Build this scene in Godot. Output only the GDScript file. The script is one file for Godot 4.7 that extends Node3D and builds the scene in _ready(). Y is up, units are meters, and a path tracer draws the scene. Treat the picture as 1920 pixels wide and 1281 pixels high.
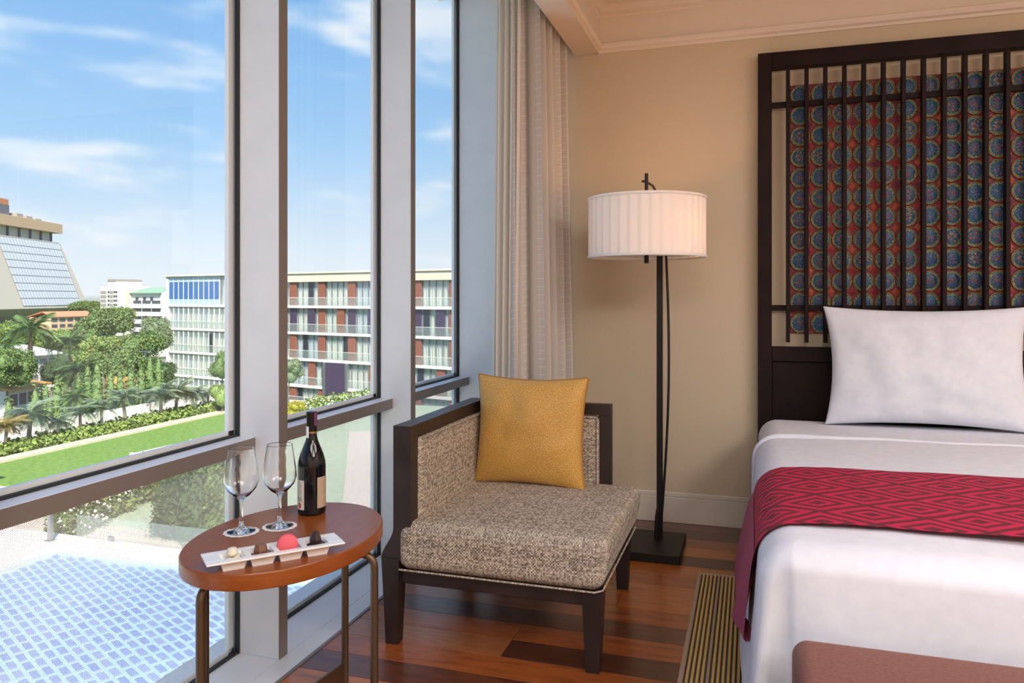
extends Node3D
# Hotel room corner: x runs from the window (0) into the room, z from the back wall (0) towards the camera, y up, metres.

const FOCAL := 1423.0
const EYE := Vector3(1.41, 1.2, 4.12)
const YAW := 0.3050
var used := {}
var M := {}

# ---------------------------------------------------------------- geometry helper
class G:
	var v := PackedVector3Array()
	var n := PackedVector3Array()
	var uv := PackedVector2Array()
	var ix := PackedInt32Array()

	func quad(a: Vector3, b: Vector3, c: Vector3, d: Vector3, out: Vector3, ua := Vector2(0, 0), ub := Vector2(1, 0), uc := Vector2(1, 1), ud := Vector2(0, 1)) -> void:
		var nn := (c - a).cross(b - a)
		if nn.length() < 1e-12:
			nn = (d - a).cross(c - a)
		nn = nn.normalized()
		var i := v.size()
		if nn.dot(out) < 0.0:
			nn = -nn
			v.append_array([a, d, c, b])
			uv.append_array([ua, ud, uc, ub])
		else:
			v.append_array([a, b, c, d])
			uv.append_array([ua, ub, uc, ud])
		n.append_array([nn, nn, nn, nn])
		ix.append_array([i, i + 1, i + 2, i, i + 2, i + 3])

	func tri(a: Vector3, b: Vector3, c: Vector3, out: Vector3) -> void:
		var nn := (c - a).cross(b - a).normalized()
		var i := v.size()
		if nn.dot(out) < 0.0:
			nn = -nn
			v.append_array([a, c, b])
		else:
			v.append_array([a, b, c])
		n.append_array([nn, nn, nn])
		uv.append_array([Vector2(0, 0), Vector2(1, 0), Vector2(1, 1)])
		ix.append_array([i, i + 1, i + 2])

	# box with chamfered edges; uv in metres, u along the longer side of each face
	func box(c: Vector3, s: Vector3, ch := 0.0, bs := Basis(), uo := Vector2.ZERO) -> void:
		var h := s / 2.0
		ch = minf(ch, minf(h.x, minf(h.y, h.z)) * 0.9)
		for ax in 3:
			var a1 := (ax + 1) % 3
			var a2 := (ax + 2) % 3
			if s[a1] < s[a2]:
				var t := a1
				a1 = a2
				a2 = t
			for sg in [-1.0, 1.0]:
				var p := []
				var q := []
				for k in [[-1, -1], [1, -1], [1, 1], [-1, 1]]:
					var w := Vector3.ZERO
					w[ax] = sg * h[ax]
					w[a1] = k[0] * (h[a1] - ch)
					w[a2] = k[1] * (h[a2] - ch)
					p.append(c + bs * w)
					q.append(Vector2(w[a1] + h[a1], w[a2] + h[a2]) + uo)
				var o := Vector3.ZERO
				o[ax] = sg
				quad(p[0], p[1], p[2], p[3], bs * o, q[0], q[1], q[2], q[3])
		if ch <= 0.0:
			return
		for ax in 3:
			var a1 := (ax + 1) % 3
			var a2 := (ax + 2) % 3
			for s1 in [-1.0, 1.0]:
				for s2 in [-1.0, 1.0]:
					var p := []
					for k in [[-1, 0], [1, 0], [1, 1], [-1, 1]]:
						var w := Vector3.ZERO
						w[ax] = k[0] * (h[ax] - ch)
						w[a1] = s1 * (h[a1] - (ch if k[1] else 0.0))
						w[a2] = s2 * (h[a2] - (0.0 if k[1] else ch))
						p.append(c + bs * w)
					var o := Vector3.ZERO
					o[a1] = s1
					o[a2] = s2
					var L := s[ax]
					quad(p[0], p[1], p[2], p[3], bs * o, uo, uo + Vector2(L, 0), uo + Vector2(L, ch), uo + Vector2(0, ch))
		for sx in [-1.0, 1.0]:
			for sy in [-1.0, 1.0]:
				for sz in [-1.0, 1.0]:
					var g := Vector3(sx, sy, sz)
					tri(c + bs * (g * Vector3(h.x, h.y - ch, h.z - ch)), c + bs * (g * Vector3(h.x - ch, h.y, h.z - ch)), c + bs * (g * Vector3(h.x - ch, h.y - ch, h.z)), bs * g)

	func span(a: Vector3, b: Vector3, ch := 0.0) -> void:
		box((a + b) / 2.0, (b - a).abs(), ch)

	# smooth sheet through rows of points; normals run to the side that rows x columns turn to, flipped on demand
	func sheet(rows: Array, close_u := false, flip := false, us := 1.0, vs := 1.0) -> void:
		var base := v.size()
		var R := rows.size()
		var Q: int = rows[0].size()
		var W := Q + 1 if close_u else Q
		for r in R:
			for q in W:
				v.append(rows[r][q % Q])
				n.append(Vector3.ZERO)
				uv.append(Vector2(us * q / float(W - 1), vs * r / float(maxi(R - 1, 1))))
		for r in R - 1:
			for q in W - 1:
				var a := base + r * W + q
				var f := [a, a + 1, a + W + 1, a + W]
				if flip:
					f = [a, a + W, a + W + 1, a + 1]
				ix.append_array([f[0], f[1], f[2], f[0], f[2], f[3]])
				var nn: Vector3 = (v[f[2]] - v[f[0]]).cross(v[f[1]] - v[f[0]]) + (v[f[3]] - v[f[0]]).cross(v[f[2]] - v[f[0]])
				for k in f:
					n[k] += nn
		if close_u:
			for r in R:
				var a := base + r * W
				var s := n[a] + n[a + W - 1]
				n[a] = s
				n[a + W - 1] = s
		for k in range(base, v.size()):
			n[k] = n[k].normalized() if n[k].length() > 1e-14 else Vector3.UP

	# profile of (radius, height), turned round y
	func lathe(pr: Array, at := Vector3.ZERO, segs := 28, bs := Basis(), from := 0.0, to := TAU) -> void:
		var rows := []
		var full := absf(to - from - TAU) < 1e-6
		for p in pr:
			var row := PackedVector3Array()
			for k in (segs if full else segs + 1):
				var a := from + (to - from) * k / float(segs)
				row.append(at + bs * Vector3(cos(a) * p.x, p.y, sin(a) * p.x))
			rows.append(row)
		sheet(rows, full)

	func tube(path: Array, rad, segs := 10, flat_y := 1.0) -> void:
		var rows := []
		var side := Vector3.ZERO
		for i in path.size():
			var d: Vector3 = (path[mini(i + 1, path.size() - 1)] - path[maxi(i - 1, 0)]).normalized()
			if side == Vector3.ZERO:
				side = d.cross(Vector3.UP if absf(d.y) < 0.9 else Vector3.RIGHT).normalized()
			side = (side - d * side.dot(d)).normalized()
			var up := side.cross(d)
			var r: float = rad[i] if rad is Array else rad
			var row := PackedVector3Array()
			for k in segs:
				var a := TAU * k / segs
				row.append(path[i] + (side * cos(a) + up * sin(a) * flat_y) * r)
			rows.append(row)
		sheet(rows, true, false)
		for e in [0, path.size() - 1]:
			var o: Vector3 = path[0] - path[1] if e == 0 else path[e] - path[e - 1]
			for k in segs - 2:
				tri(rows[e][0], rows[e][k + 1], rows[e][k + 2], o)

	# box with round edges, smooth shaded
	func round_box(c: Vector3, s: Vector3, r: float, arcs := 4, mids := 6) -> void:
		var h := s / 2.0
		var list := []
		for ax in 3:
			var l := []
			for k in arcs:
				l.append(-h[ax] + r * (1.0 - tan(PI / 4 * (arcs - k) / arcs)))
			for k in mids + 1:
				l.append(lerpf(-h[ax] + r, h[ax] - r, k / float(mids)))
			for k in arcs:
				l.append(h[ax] - r * (1.0 - tan(PI / 4 * (k + 1) / arcs)))
			list.append(l)
		for ax in 3:
			var a1 := (ax + 1) % 3
			var a2 := (ax + 2) % 3
			for sg in [-1.0, 1.0]:
				var rows := []
				for e1 in list[a1]:
					var row := PackedVector3Array()
					for e2 in list[a2]:
						var p := Vector3.ZERO
						p[ax] = sg * h[ax]
						p[a1] = e1
						p[a2] = e2
						var q := p.clamp(-(h - Vector3.ONE * r), h - Vector3.ONE * r)
						p = q + (p - q).normalized() * r
						row.append(c + p)
					rows.append(row)
				var b := v.size()
				sheet(rows, false, sg < 0.0)
				var i := b
				for row in rows:
					for p in row:
						uv[i] = Vector2(p.z, p.y) if ax == 0 else Vector2(p.x, p.z if ax == 1 else p.y)
						i += 1
		_weld()

	func _weld() -> void:
		var sum := {}
		for i in v.size():
			var k := v[i].snapped(Vector3.ONE * 1e-5)
			sum[k] = sum.get(k, Vector3.ZERO) + n[i]
		for i in v.size():
			var s: Vector3 = sum[v[i].snapped(Vector3.ONE * 1e-5)]
			if s.length() > 1e-9:
				n[i] = s.normalized()

	func prism(poly: Array, depth: Vector3) -> void:
		var pts := poly
		var mid := Vector3.ZERO
		for p in pts:
			mid += p / float(pts.size())
		for i in pts.size():
			var a: Vector3 = pts[i]
			var b: Vector3 = pts[(i + 1) % pts.size()]
			quad(a, b, b + depth, a + depth, (a + b) / 2.0 - mid)
		for i in pts.size() - 2:
			tri(pts[0], pts[i + 1], pts[i + 2], -depth)
			tri(pts[0] + depth, pts[i + 1] + depth, pts[i + 2] + depth, depth)

	func mesh() -> ArrayMesh:
		var a := []
		a.resize(Mesh.ARRAY_MAX)
		a[Mesh.ARRAY_VERTEX] = v
		a[Mesh.ARRAY_NORMAL] = n
		a[Mesh.ARRAY_TEX_UV] = uv
		a[Mesh.ARRAY_INDEX] = ix
		var m := ArrayMesh.new()
		m.add_surface_from_arrays(Mesh.PRIMITIVE_TRIANGLES, a)
		return m

# ---------------------------------------------------------------- nodes
func numbered(called: String) -> String:
	used[called] = used.get(called, -1) + 1
	return called if used[called] == 0 else "%s_%03d" % [called, used[called]]

func tag(o: Node, label: String, category: String, group := "") -> void:
	if label:
		o.set_meta("label", label)
	if category:
		o.set_meta("category", category)
	if group:
		o.set_meta("group", group)

func thing(called: String, label: String, category: String, at := Vector3.ZERO, turn := 0.0, group := "") -> Node3D:
	var o := Node3D.new()
	o.name = numbered(called)
	add_child(o)
	o.position = at
	o.rotation.y = turn
	tag(o, label, category, group)
	return o

func struct(called: String, label := "") -> Node3D:
	var o := Node3D.new()
	o.name = called
	add_child(o, true)
	o.set_meta("kind", "structure")
	if label:
		o.set_meta("label", label)
	return o

func part(parent: Node, called: String, shape, mat: Material, at := Transform3D(), label := "") -> MeshInstance3D:
	var o := MeshInstance3D.new()
	o.name = called
	o.mesh = shape.mesh() if shape is G else shape
	o.material_override = mat
	o.transform = at
	parent.add_child(o, true)
	if label:
		o.set_meta("label", label)
	return o

func bx(a: Vector3, b: Vector3, ch := 0.0) -> G:
	var g := G.new()
	g.span(a, b, ch)
	return g

func shift(x: float, y: float, z: float) -> Transform3D:
	return Transform3D(Basis(), Vector3(x, y, z))

# a pixel of the 1920 x 1281 photograph as a point at a height, or at a depth along the view
func ray(px: float, py: float) -> Vector3:
	var fw := Vector3(-sin(YAW), 0, -cos(YAW))
	var rt := Vector3(cos(YAW), 0, -sin(YAW))
	return fw + rt * (px - 960.0) / FOCAL - Vector3.UP * (py - 557.0) / FOCAL

func on(px: float, py: float, y: float) -> Vector3:
	var d := ray(px, py)
	return EYE + d * (y - EYE.y) / d.y

func deep(px: float, py: float, depth: float) -> Vector3:
	return EYE + ray(px, py) * depth

# ---------------------------------------------------------------- materials
func mat(called: String, c, rough := 0.6, metal := 0.0) -> StandardMaterial3D:
	var m := StandardMaterial3D.new()
	m.resource_name = called
	m.albedo_color = c if c is Color else Color.html(c)
	m.roughness = rough
	m.metallic = metal
	M[called] = m
	return m

func noise_tex(ramp: Array, freq := 0.02, size := 256, kind := FastNoiseLite.TYPE_SIMPLEX_SMOOTH, octaves := 4, sd := 1) -> NoiseTexture2D:
	var t := NoiseTexture2D.new()
	t.width = size
	t.height = size
	t.seamless = true
	t.noise = FastNoiseLite.new()
	t.noise.noise_type = kind
	t.noise.frequency = freq
	t.noise.fractal_octaves = octaves
	t.noise.seed = sd
	if ramp:
		var g := Gradient.new()
		g.offsets = PackedFloat32Array(range(ramp.size()).map(func(i): return i / float(ramp.size() - 1)))
		g.colors = PackedColorArray(ramp.map(func(c): return Color.html(c)))
		t.color_ramp = g
	return t

func tex_of(w: int, h: int, f: Callable) -> ImageTexture:
	var im := Image.create(w, h, false, Image.FORMAT_RGBA8)
	var px := range(w * h).map(f)
	for y in h:
		for x in w:
			im.set_pixel(x, y, px[y * w + x])
	return ImageTexture.create_from_image(im)

func skin(m: StandardMaterial3D, t: Texture2D, s := Vector3.ONE, tri := false) -> StandardMaterial3D:
	m.albedo_color = Color.WHITE
	m.albedo_texture = t
	m.uv1_scale = s
	m.uv1_triplanar = tri
	return m

func bump(m: StandardMaterial3D, t: Texture2D, cm: float) -> void:
	m.heightmap_enabled = true
	m.heightmap_texture = t
	m.heightmap_scale = cm

func glassy(called: String, c: String, alpha: float) -> StandardMaterial3D:
	var m := mat(called, c, 0.0)
	m.albedo_color.a = alpha
	m.transparency = BaseMaterial3D.TRANSPARENCY_ALPHA
	return m

func make_materials() -> void:
	var rng := RandomNumberGenerator.new()
	rng.seed = 7
	# room shell
	skin(mat("wallpaper", "e3cba6", 0.75), noise_tex(["c8b79b", "d2c1a5", "d9c9ae"], 0.16, 512), Vector3(3.2, 6.5, 3.2), true)
	mat("paint_cream", "e6d8c6", 0.6)
	mat("paint_ceiling", "ead9c8", 0.7)
	mat("skirting_paint", "ddd3c4", 0.45)
	mat("plain_wall", "dccbb0", 0.8)
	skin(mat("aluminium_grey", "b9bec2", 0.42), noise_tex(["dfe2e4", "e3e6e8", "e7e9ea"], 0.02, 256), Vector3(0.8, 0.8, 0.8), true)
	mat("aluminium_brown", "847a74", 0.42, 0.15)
	mat("gasket", "25282b", 0.6)
	mat("cap_white", "e6eaea", 0.5)
	glassy("pane", "eef6f4", 0.03)
	var fr := mat("frit", "ffffff", 0.8)
	fr.transparency = BaseMaterial3D.TRANSPARENCY_ALPHA
	skin(fr, tex_of(64, 64, func(i: int):
		var x: int = i % 64
		var y: int = i / 64
		var p := Vector2(fposmod(x + 0.5, 16.0) - 8.0, fposmod(y + 0.5, 16.0) - 8.0)
		var q := Vector2(fposmod(x + 8.5, 16.0) - 8.0, fposmod(y + 8.5, 16.0) - 8.0)
		var r := minf(p.length(), q.length())
		return Color(0.93, 0.95, 0.94, clampf((5.2 - r) * 0.7, 0.0, 1.0) * 0.8)), Vector3(50, 50, 1))
	# floor planks: a few timbers, from pale to nearly black
	for w in [["oak_mid", ["864616", "aa6226", "ba7030", "98541c"]], ["oak_red", ["763614", "985022", "a65a28", "864018"]], ["oak_warm", ["703818", "8e4f22", "9a5a2a", "7e431c"]],
		["oak_dark", ["3e2014", "50291a", "5c3120", "472316"]], ["oak_pale", ["8a5024", "a86838", "98592c", "b87c48"]], ["oak_figured", ["4a2414", "6e3c22", "5a2f1a", "84502e"]]]:
		var m := skin(mat(w[0], "ffffff", 0.3), noise_tex(w[1], 0.012, 512, FastNoiseLite.TYPE_SIMPLEX_SMOOTH, 5, w[0].hash() % 100), Vector3(0.5, 3.4, 1))
		m.clearcoat_enabled = true
		m.clearcoat = 0.35
		m.clearcoat_roughness = 0.22
	mat("floor_gap", "1c100a", 0.8)
	# furniture
	skin(mat("table_wood", "ffffff", 0.28), noise_tex(["7c3c17", "96501f", "8a4719", "a35c2a"], 0.012, 512, FastNoiseLite.TYPE_SIMPLEX_SMOOTH, 5, 3), Vector3(5.5, 0.8, 1))
	mat("bronze", "6c5a48", 0.38, 0.75)
	skin(mat("ebony", "ffffff", 0.42), noise_tex(["241a17", "2e2220", "372a27"], 0.02, 256, FastNoiseLite.TYPE_SIMPLEX_SMOOTH, 4, 5), Vector3(1, 1, 1), true)
	skin(mat("mahogany", "ffffff", 0.4), noise_tex(["180b0a", "20110f", "281513"], 0.02, 256, FastNoiseLite.TYPE_SIMPLEX_SMOOTH, 4, 8), Vector3(1, 1, 1), true)
	M.mahogany.metallic_specular = 0.3
	M.mahogany.roughness = 0.55
	mat("lamp_metal", "221e1c", 0.5, 0.4)
	var sp := RandomNumberGenerator.new()
	sp.seed = 21
	var streak_c := range(64).map(func(_i): return sp.randf())
	var streak_r := range(64).map(func(_i): return sp.randf())
	var cell := range(64 * 64).map(func(_i): return sp.randf())
	var tweed := tex_of(256, 256, func(i: int):
		var x: int = i % 256
		var y: int = i / 256
		var cx: int = x / 4
		var cy: int = y / 4
		var t: float = cell[cy * 64 + cx] * 0.62 + streak_c[cx] * 0.14 + streak_r[cy] * 0.2 - 0.08
		if (cx + cy) % 2 == 0:
			t += 0.26
		if x % 4 == 3 or y % 4 == 3:
			t -= 0.28
		return Color.html("46382e").lerp(Color.html("eadcc6"), clampf(t + 0.16, 0.0, 1.0)))
	var tw := skin(mat("tweed", "ffffff", 0.9), tweed, Vector3(3.0, 3.0, 3.0), true)
	bump(tw, tweed, 0.15)
	var gold := skin(mat("gold_cloth", "ffffff", 0.55), noise_tex(["8a5c20", "c08c3a", "dcae58", "eac478"], 0.11, 256, FastNoiseLite.TYPE_SIMPLEX, 2, 9), Vector3(6, 6, 6), true)
	gold.rim_enabled = true
	gold.rim = 0.3
	gold.rim_tint = 0.6
	mat("gold_piping", "a8762f", 0.6)
	skin(mat("linen", "ffffff", 0.8), noise_tex(["d8dae2", "dddfe7", "e2e4eb"], 0.05, 256), Vector3(1.5, 1.5, 1.5), true)
	skin(mat("mauve_cloth", "ffffff", 0.8), noise_tex(["8c3a52", "9c465e", "a84e68"], 0.2, 256), Vector3(4, 4, 4), true)
	skin(mat("brown_leather", "ffffff", 0.5), noise_tex(["70453a", "7d4f43", "875749"], 0.1, 256), Vector3(3, 3, 3), true)
	bump(M.brown_leather, noise_tex([], 0.2, 256, FastNoiseLite.TYPE_CELLULAR, 2, 4), 0.1)
	var red := Color.html("c21848")
	var maroon := Color.html("6c1a2c")
	skin(mat("runner_cloth", "ffffff", 0.7), tex_of(256, 256, func(i: int):
		var x: int = i % 256
		var y: int = i / 256
		var u := absf(fposmod(x / 256.0, 1.0) - 0.5) * 2.0
		var w := absf(fposmod(y / 256.0, 1.0) - 0.5) * 2.0
		var d := u + w
		var k := d if d < 1.0 else 2.0 - d
		var dark := k < 0.22 or (k > 0.42 and k < 0.62) or (k > 0.88)
		return maroon if dark else red.lerp(Color.html("a8143a"), 0.25 * float((y / 2) % 2))), Vector3(1, 1, 1))
	# rug: ribs of gold and dark cord, a pale one now and then
	skin(mat("rug_weave", "ffffff", 0.95), tex_of(256, 8, func(i: int):
		var x: int = i % 256
		var k: int = x / 16
		var ph: int = x % 16
		if ph < 4:
			return Color.html("3a3226")
		return Color.html("b49a80") if k in [4, 13] else Color.html("d6b674").lerp(Color.html("b8965a"), absf(ph - 10.0) / 8.0)), Vector3(1, 1, 1))
	mat("rug_binding", "b39a82", 0.9)
	# curtains
	var cur := tex_of(256, 512, func(i: int):
		var x: int = i % 256
		var y: int = i / 256
		var c := Color.html("cec4ba")
		if x % 64 < 3 or x % 64 == 30:
			c = Color.html("ded7cf")
		var row: int = (x / 64) % 2
		var yy := fposmod(y + row * 24.0 + (x % 64) * 0.35, 64.0)
		if yy < 3.0 and x % 64 < 34:
			c = Color.html("efe9e2")
		return c)
	var cm := skin(mat("curtain_cloth", "ffffff", 0.8), cur, Vector3(1, 1, 1))
	cm.backlight_enabled = true
	cm.backlight = Color(0.5, 0.47, 0.43)
	var sh := mat("sheer_cloth", "efe9df", 0.8)
	sh.backlight_enabled = true
	sh.backlight = Color(0.8, 0.78, 0.74)
	# lamp
	var shade := mat("shade_cloth", "f6f4f0", 0.8)
	shade.backlight_enabled = true
	shade.backlight = Color(0.5, 0.46, 0.42)
	var bulb := mat("bulb_glow", "ffe0b8", 0.5)
	bulb.emission_enabled = true
	bulb.emission = Color.html("ffc98a")
	bulb.emission_energy_multiplier = 1.2
	# tableware
	var crystal := mat("crystal", "ffffff", 0.0)
	crystal.albedo_color.a = 0.0
	crystal.transparency = BaseMaterial3D.TRANSPARENCY_ALPHA
	crystal.refraction_enabled = true
	crystal.refraction_scale = 0.05
	mat("bottle_glass", "0c0f16", 0.04)
	mat("capsule_black", "1d1a17", 0.3, 0.4)
	mat("capsule_gold", "a98a55", 0.35, 0.6)
	mat("paper_white", "f4f3f0", 0.8)
	mat("neck_strip", "6a3a66", 0.6)
	skin(mat("back_label", "ffffff", 0.6), tex_of(64, 128, func(i: int):
		var x: int = i % 64
		var y: int = i / 64
		var c := Color.html("e4dccb")
		if (Vector2(x, y) - Vector2(34, 110)).length() < 12.0:
			c = Color.html("c8202c")
			if absf(x - 34) < 5 and absf(y - 110) < 6 and (x + y) % 4 < 2:
				c = Color.html("f0c8c4")
		elif y > 72 and y < 92 and x > 14 and x < 50 and (x * 7) % 5 < 2:
			c = Color.html("3a3630")
		elif y > 12 and y < 68 and y % 6 < 2 and x > 10 and x < 54 - (y * 5) % 17:
			c = Color.html("8d857a")
		elif (Vector2(x, y) - Vector2(32, 7)).length() < 4.0:
			c = Color.html("7d8a70")
		return c))
	skin(mat("front_label", "ffffff", 0.55), tex_of(64, 128, func(i: int):
		var x: int = i % 64
		var y: int = i / 64
		var c := Color.html("b9a48b")
		if y > 78 and y < 92 and x > 14 and x < 52 and (Vector2(x - 32, (y - 85) * 2.0)).length() > 6.0 and (x * 3 + y * 5) % 7 < 3:
			c = Color.html("d8c48a")
		return c))
	mat("porcelain", "f1f1ef", 0.15)
	mat("white_chocolate", "e9e2c9", 0.4)
	mat("milk_chocolate", "7b5340", 0.4)
	mat("dark_chocolate", "35211f", 0.3)
	mat("macaron_shell", "e2606a", 0.6)
	mat("macaron_cream", "f0b4b4", 0.7)
	# headboard art: embossed medallions
	skin(mat("art_ground", "ffffff", 0.6), noise_tex(["541624", "8c2e34", "702e44", "a8543a", "622434"], 0.03, 256, FastNoiseLite.TYPE_SIMPLEX_SMOOTH, 4, 12), Vector3(3, 3, 3), true)
	for k in 3:
		mat("diamond_%d" % k, ["a03438", "7a3a4a", "c0603c"][k], 0.6)
	for k in 8:
		var nz := FastNoiseLite.new()
		nz.seed = 40 + k
		nz.frequency = 0.045
		var hot := [Color.html("c83c2c"), Color.html("7a2a78"), Color.html("b82858"), Color.html("d8702c"), Color.html("2c4a98"), Color.html("a02440"), Color.html("3858a8"), Color.html("c04a58")][k] as Color
		skin(mat("medallion_%d" % k, "ffffff", 0.5), tex_of(128, 128, func(i: int):
			var x: int = i % 128
			var y: int = i / 128
			var p := Vector2(x - 63.5, y - 63.5) / 64.0
			var r := p.length() + nz.get_noise_2d(x * 1.3, y * 1.3) * 0.12
			var t := nz.get_noise_2d(x * 1.6 + 300, y * 1.6)
			var q := nz.get_noise_2d(x * 1.1 - 500, y * 1.1 + 90)
			var c := Color.html("24407c").lerp(Color.html("2f93a8"), clampf(t * 1.6 + 0.55, 0, 1))
			if r < 0.62:
				c = c.lerp(hot, smoothstep(0.08, 0.3, q + (0.4 - r) * 0.35))
				c = c.lerp(Color.html("f0b030"), smoothstep(0.4, 0.55, q + t * 0.5) * 0.8)
			elif r > 0.72 and r < 0.8:
				c = Color.html("e0c040") if t > -0.12 else Color.html("74c048")
			elif r >= 0.87 and r < 0.93:
				c = Color.html("a8c850") if t > 0.0 else Color.html("e0a040")
			elif r >= 0.93:
				c = Color.html("b04a40")
			return c.lerp(Color(0.06, 0.04, 0.1), 0.12 + 0.35 * float(int(r * 30.0 + t * 9.0) % 3 == 0))), Vector3(1, 1, 1))
	# outdoors
	skin(mat("grass", "ffffff", 0.9), noise_tex(["5f7f34", "6c8d3b", "789a44", "84a24c"], 0.03, 512, FastNoiseLite.TYPE_SIMPLEX_SMOOTH, 5, 6), Vector3(0.25, 0.25, 0.25), true)
	skin(mat("soil_green", "ffffff", 0.95), noise_tex(["33441f", "45592a", "5a6a38"], 0.03, 512), Vector3(0.03, 0.03, 0.03), true)
	mat("kerb_stone", "d8ccb6", 0.8)
	mat("white_stone", "ece8e2", 0.8)
	skin(mat("paving", "ffffff", 0.85), noise_tex(["cdbfb0", "d8ccbf", "e0d6ca"], 0.05, 256), Vector3(0.5, 0.5, 0.5), true)
	mat("steel_rail", "a9b0b3", 0.3, 0.8)
	mat("white_paint", "eeeeec", 0.6)
	mat("cream_paint", "e8dfcd", 0.7)
	for k in 4:
		mat("pool_tile_%d" % k, ["7c92d0", "8aa0d8", "829ad2", "96a8da"][k], 0.4)
	mat("pool_grout", "bfe8f6", 0.5)
	var wt := glassy("water", "d8f2fa", 0.06)
	wt.normal_enabled = false
	glassy("far_pane", "cfe4ee", 0.16)
	glassy("rail_pane", "d8ecea", 0.12)
	mat("blue_pane", "3f74b8", 0.12)
	mat("dark_pane", "2c3440", 0.12)
	skin(mat("drapes", "ffffff", 0.9), noise_tex(["d6dac4", "e4e6d2", "dbe2d8"], 0.02, 128), Vector3(0.1, 0.1, 0.1), true)
	mat("drapes_cool", "c2d2d8", 0.9)
	skin(mat("brick_red", "ffffff", 0.85), noise_tex(["8a5442", "a0644e", "b0745c"], 0.06, 128), Vector3(0.4, 3.0, 0.4), true)
	mat("louvre_purple", "4c3f5c", 0.6)
	mat("slate_dark", "70747e", 0.5)
	mat("tower_stone", "cdc7b8", 0.8)
	mat("tower_glass", "dae0e4", 0.6)
	mat("tower_peach", "e6c4a0", 0.8)
	mat("terracotta", "d2906c", 0.8)
	mat("panel_grey", "a3a09a", 0.8)
	mat("green_roof", "8fb49a", 0.7)
	mat("orange_paint", "e0a860", 0.8)
	mat("window_dark", "4e555c", 0.3)
	mat("bark", "7d6f60", 0.9)
	mat("palm_bark", "8f8678", 0.9)
	for l in [["leaf_deep", "52704a"], ["leaf_mid", "6c8850"], ["leaf_bright", "86a05c"], ["leaf_grey", "84987a"], ["frond_green", "70905c"], ["frond_grey", "8ea48c"], ["frond_gold", "a3955c"], ["leaf_column", "7c9a60"]]:
		var m := mat(l[0], l[1], 0.7)
		m.vertex_color_use_as_albedo = true
		m.backlight_enabled = true
		m.backlight = Color(0.35, 0.4, 0.2)
	skin(mat("ground_pale", "ffffff", 0.9), noise_tex(["a4b496", "b6c4a8", "c6d0ba"], 0.04, 256), Vector3(0.3, 0.3, 0.3), true)
	mat("leaf_gold", "a8a83c", 0.7).vertex_color_use_as_albedo = true
	mat("slate_green", "3c5248", 0.8)
	mat("spandrel_pale", "b8d4e4", 0.2)
	mat("white_roof", "f2f4f4", 0.5)
	mat("petal_white", "f0eee4", 0.8)

# ---------------------------------------------------------------- light and camera
func sky_picture() -> ImageTexture:
	var w := 2048
	var h := 1024
	var im := Image.create(w, h, false, Image.FORMAT_RGB8)
	im.fill(Color.html("c9d2cf"))
	var a := FastNoiseLite.new()
	a.seed = 11
	a.frequency = 1.0
	a.fractal_octaves = 5
	var b := FastNoiseLite.new()
	b.seed = 5
	b.frequency = 1.0
	b.fractal_octaves = 3
	var top := Color.html("4a92e0")
	var mid := Color.html("a0cdf5")
	var low := Color.html("e6f0f7")
	for y in h / 2:
		var el := PI / 2 - PI * (y + 0.5) / h
		var e := el / (PI / 2)
		var c := low.lerp(mid, smoothstep(0.0, 0.15, e)).lerp(top, smoothstep(0.08, 0.42, e))
		for x in w:
			var az := TAU * (x + 0.5) / w
			var d := Vector3(sin(az) * cos(el), sin(el), cos(az) * cos(el))
			var s := Vector3(d.x * 2.2 + d.y * 1.5, d.y * 11.0, d.z * 2.2)
			var k := a.get_noise_3d(s.x, s.y, s.z) * 0.5 + a.get_noise_3d(s.x * 3.0, s.y * 2.0, s.z * 3.0) * 0.22 + b.get_noise_3d(d.x * 1.3, d.y * 2.6, d.z * 1.3) * 0.3
			im.set_pixel(x, y, c.lerp(Color(0.95, 0.965, 0.985), smoothstep(-0.02, 0.3, k) * 0.85))
	return ImageTexture.create_from_image(im)

func light_and_camera() -> void:
	var cam := Camera3D.new()
	cam.name = "camera"
	add_child(cam)
	cam.position = EYE
	cam.rotation.y = YAW
	cam.projection = Camera3D.PROJECTION_FRUSTUM
	cam.near = 0.05
	cam.far = 4000.0
	cam.size = cam.near * 1281.0 / FOCAL
	cam.frustum_offset = Vector2(0, -cam.near * (640.5 - 557.0) / FOCAL)
	cam.current = true
	var we := WorldEnvironment.new()
	we.name = "environment"
	var e := Environment.new()
	e.background_mode = Environment.BG_SKY
	e.sky = Sky.new()
	var pano := PanoramaSkyMaterial.new()
	pano.panorama = sky_picture()
	pano.energy_multiplier = 1.12
	e.sky.sky_material = pano
	e.tonemap_mode = Environment.TONE_MAPPER_LINEAR
	e.tonemap_exposure = 1.0
	e.sdfgi_enabled = true
	e.ssao_enabled = true
	e.ssil_enabled = true
	we.environment = e
	add_child(we)
	var sun := DirectionalLight3D.new()
	sun.name = "sun"
	sun.light_color = Color.html("fff3e0")
	sun.light_energy = 2.5
	sun.light_angular_distance = 7.0
	sun.shadow_enabled = true
	add_child(sun)
	sun.look_at_from_position(Vector3.ZERO, -Vector3(0.42, 0.72, 0.6))

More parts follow.
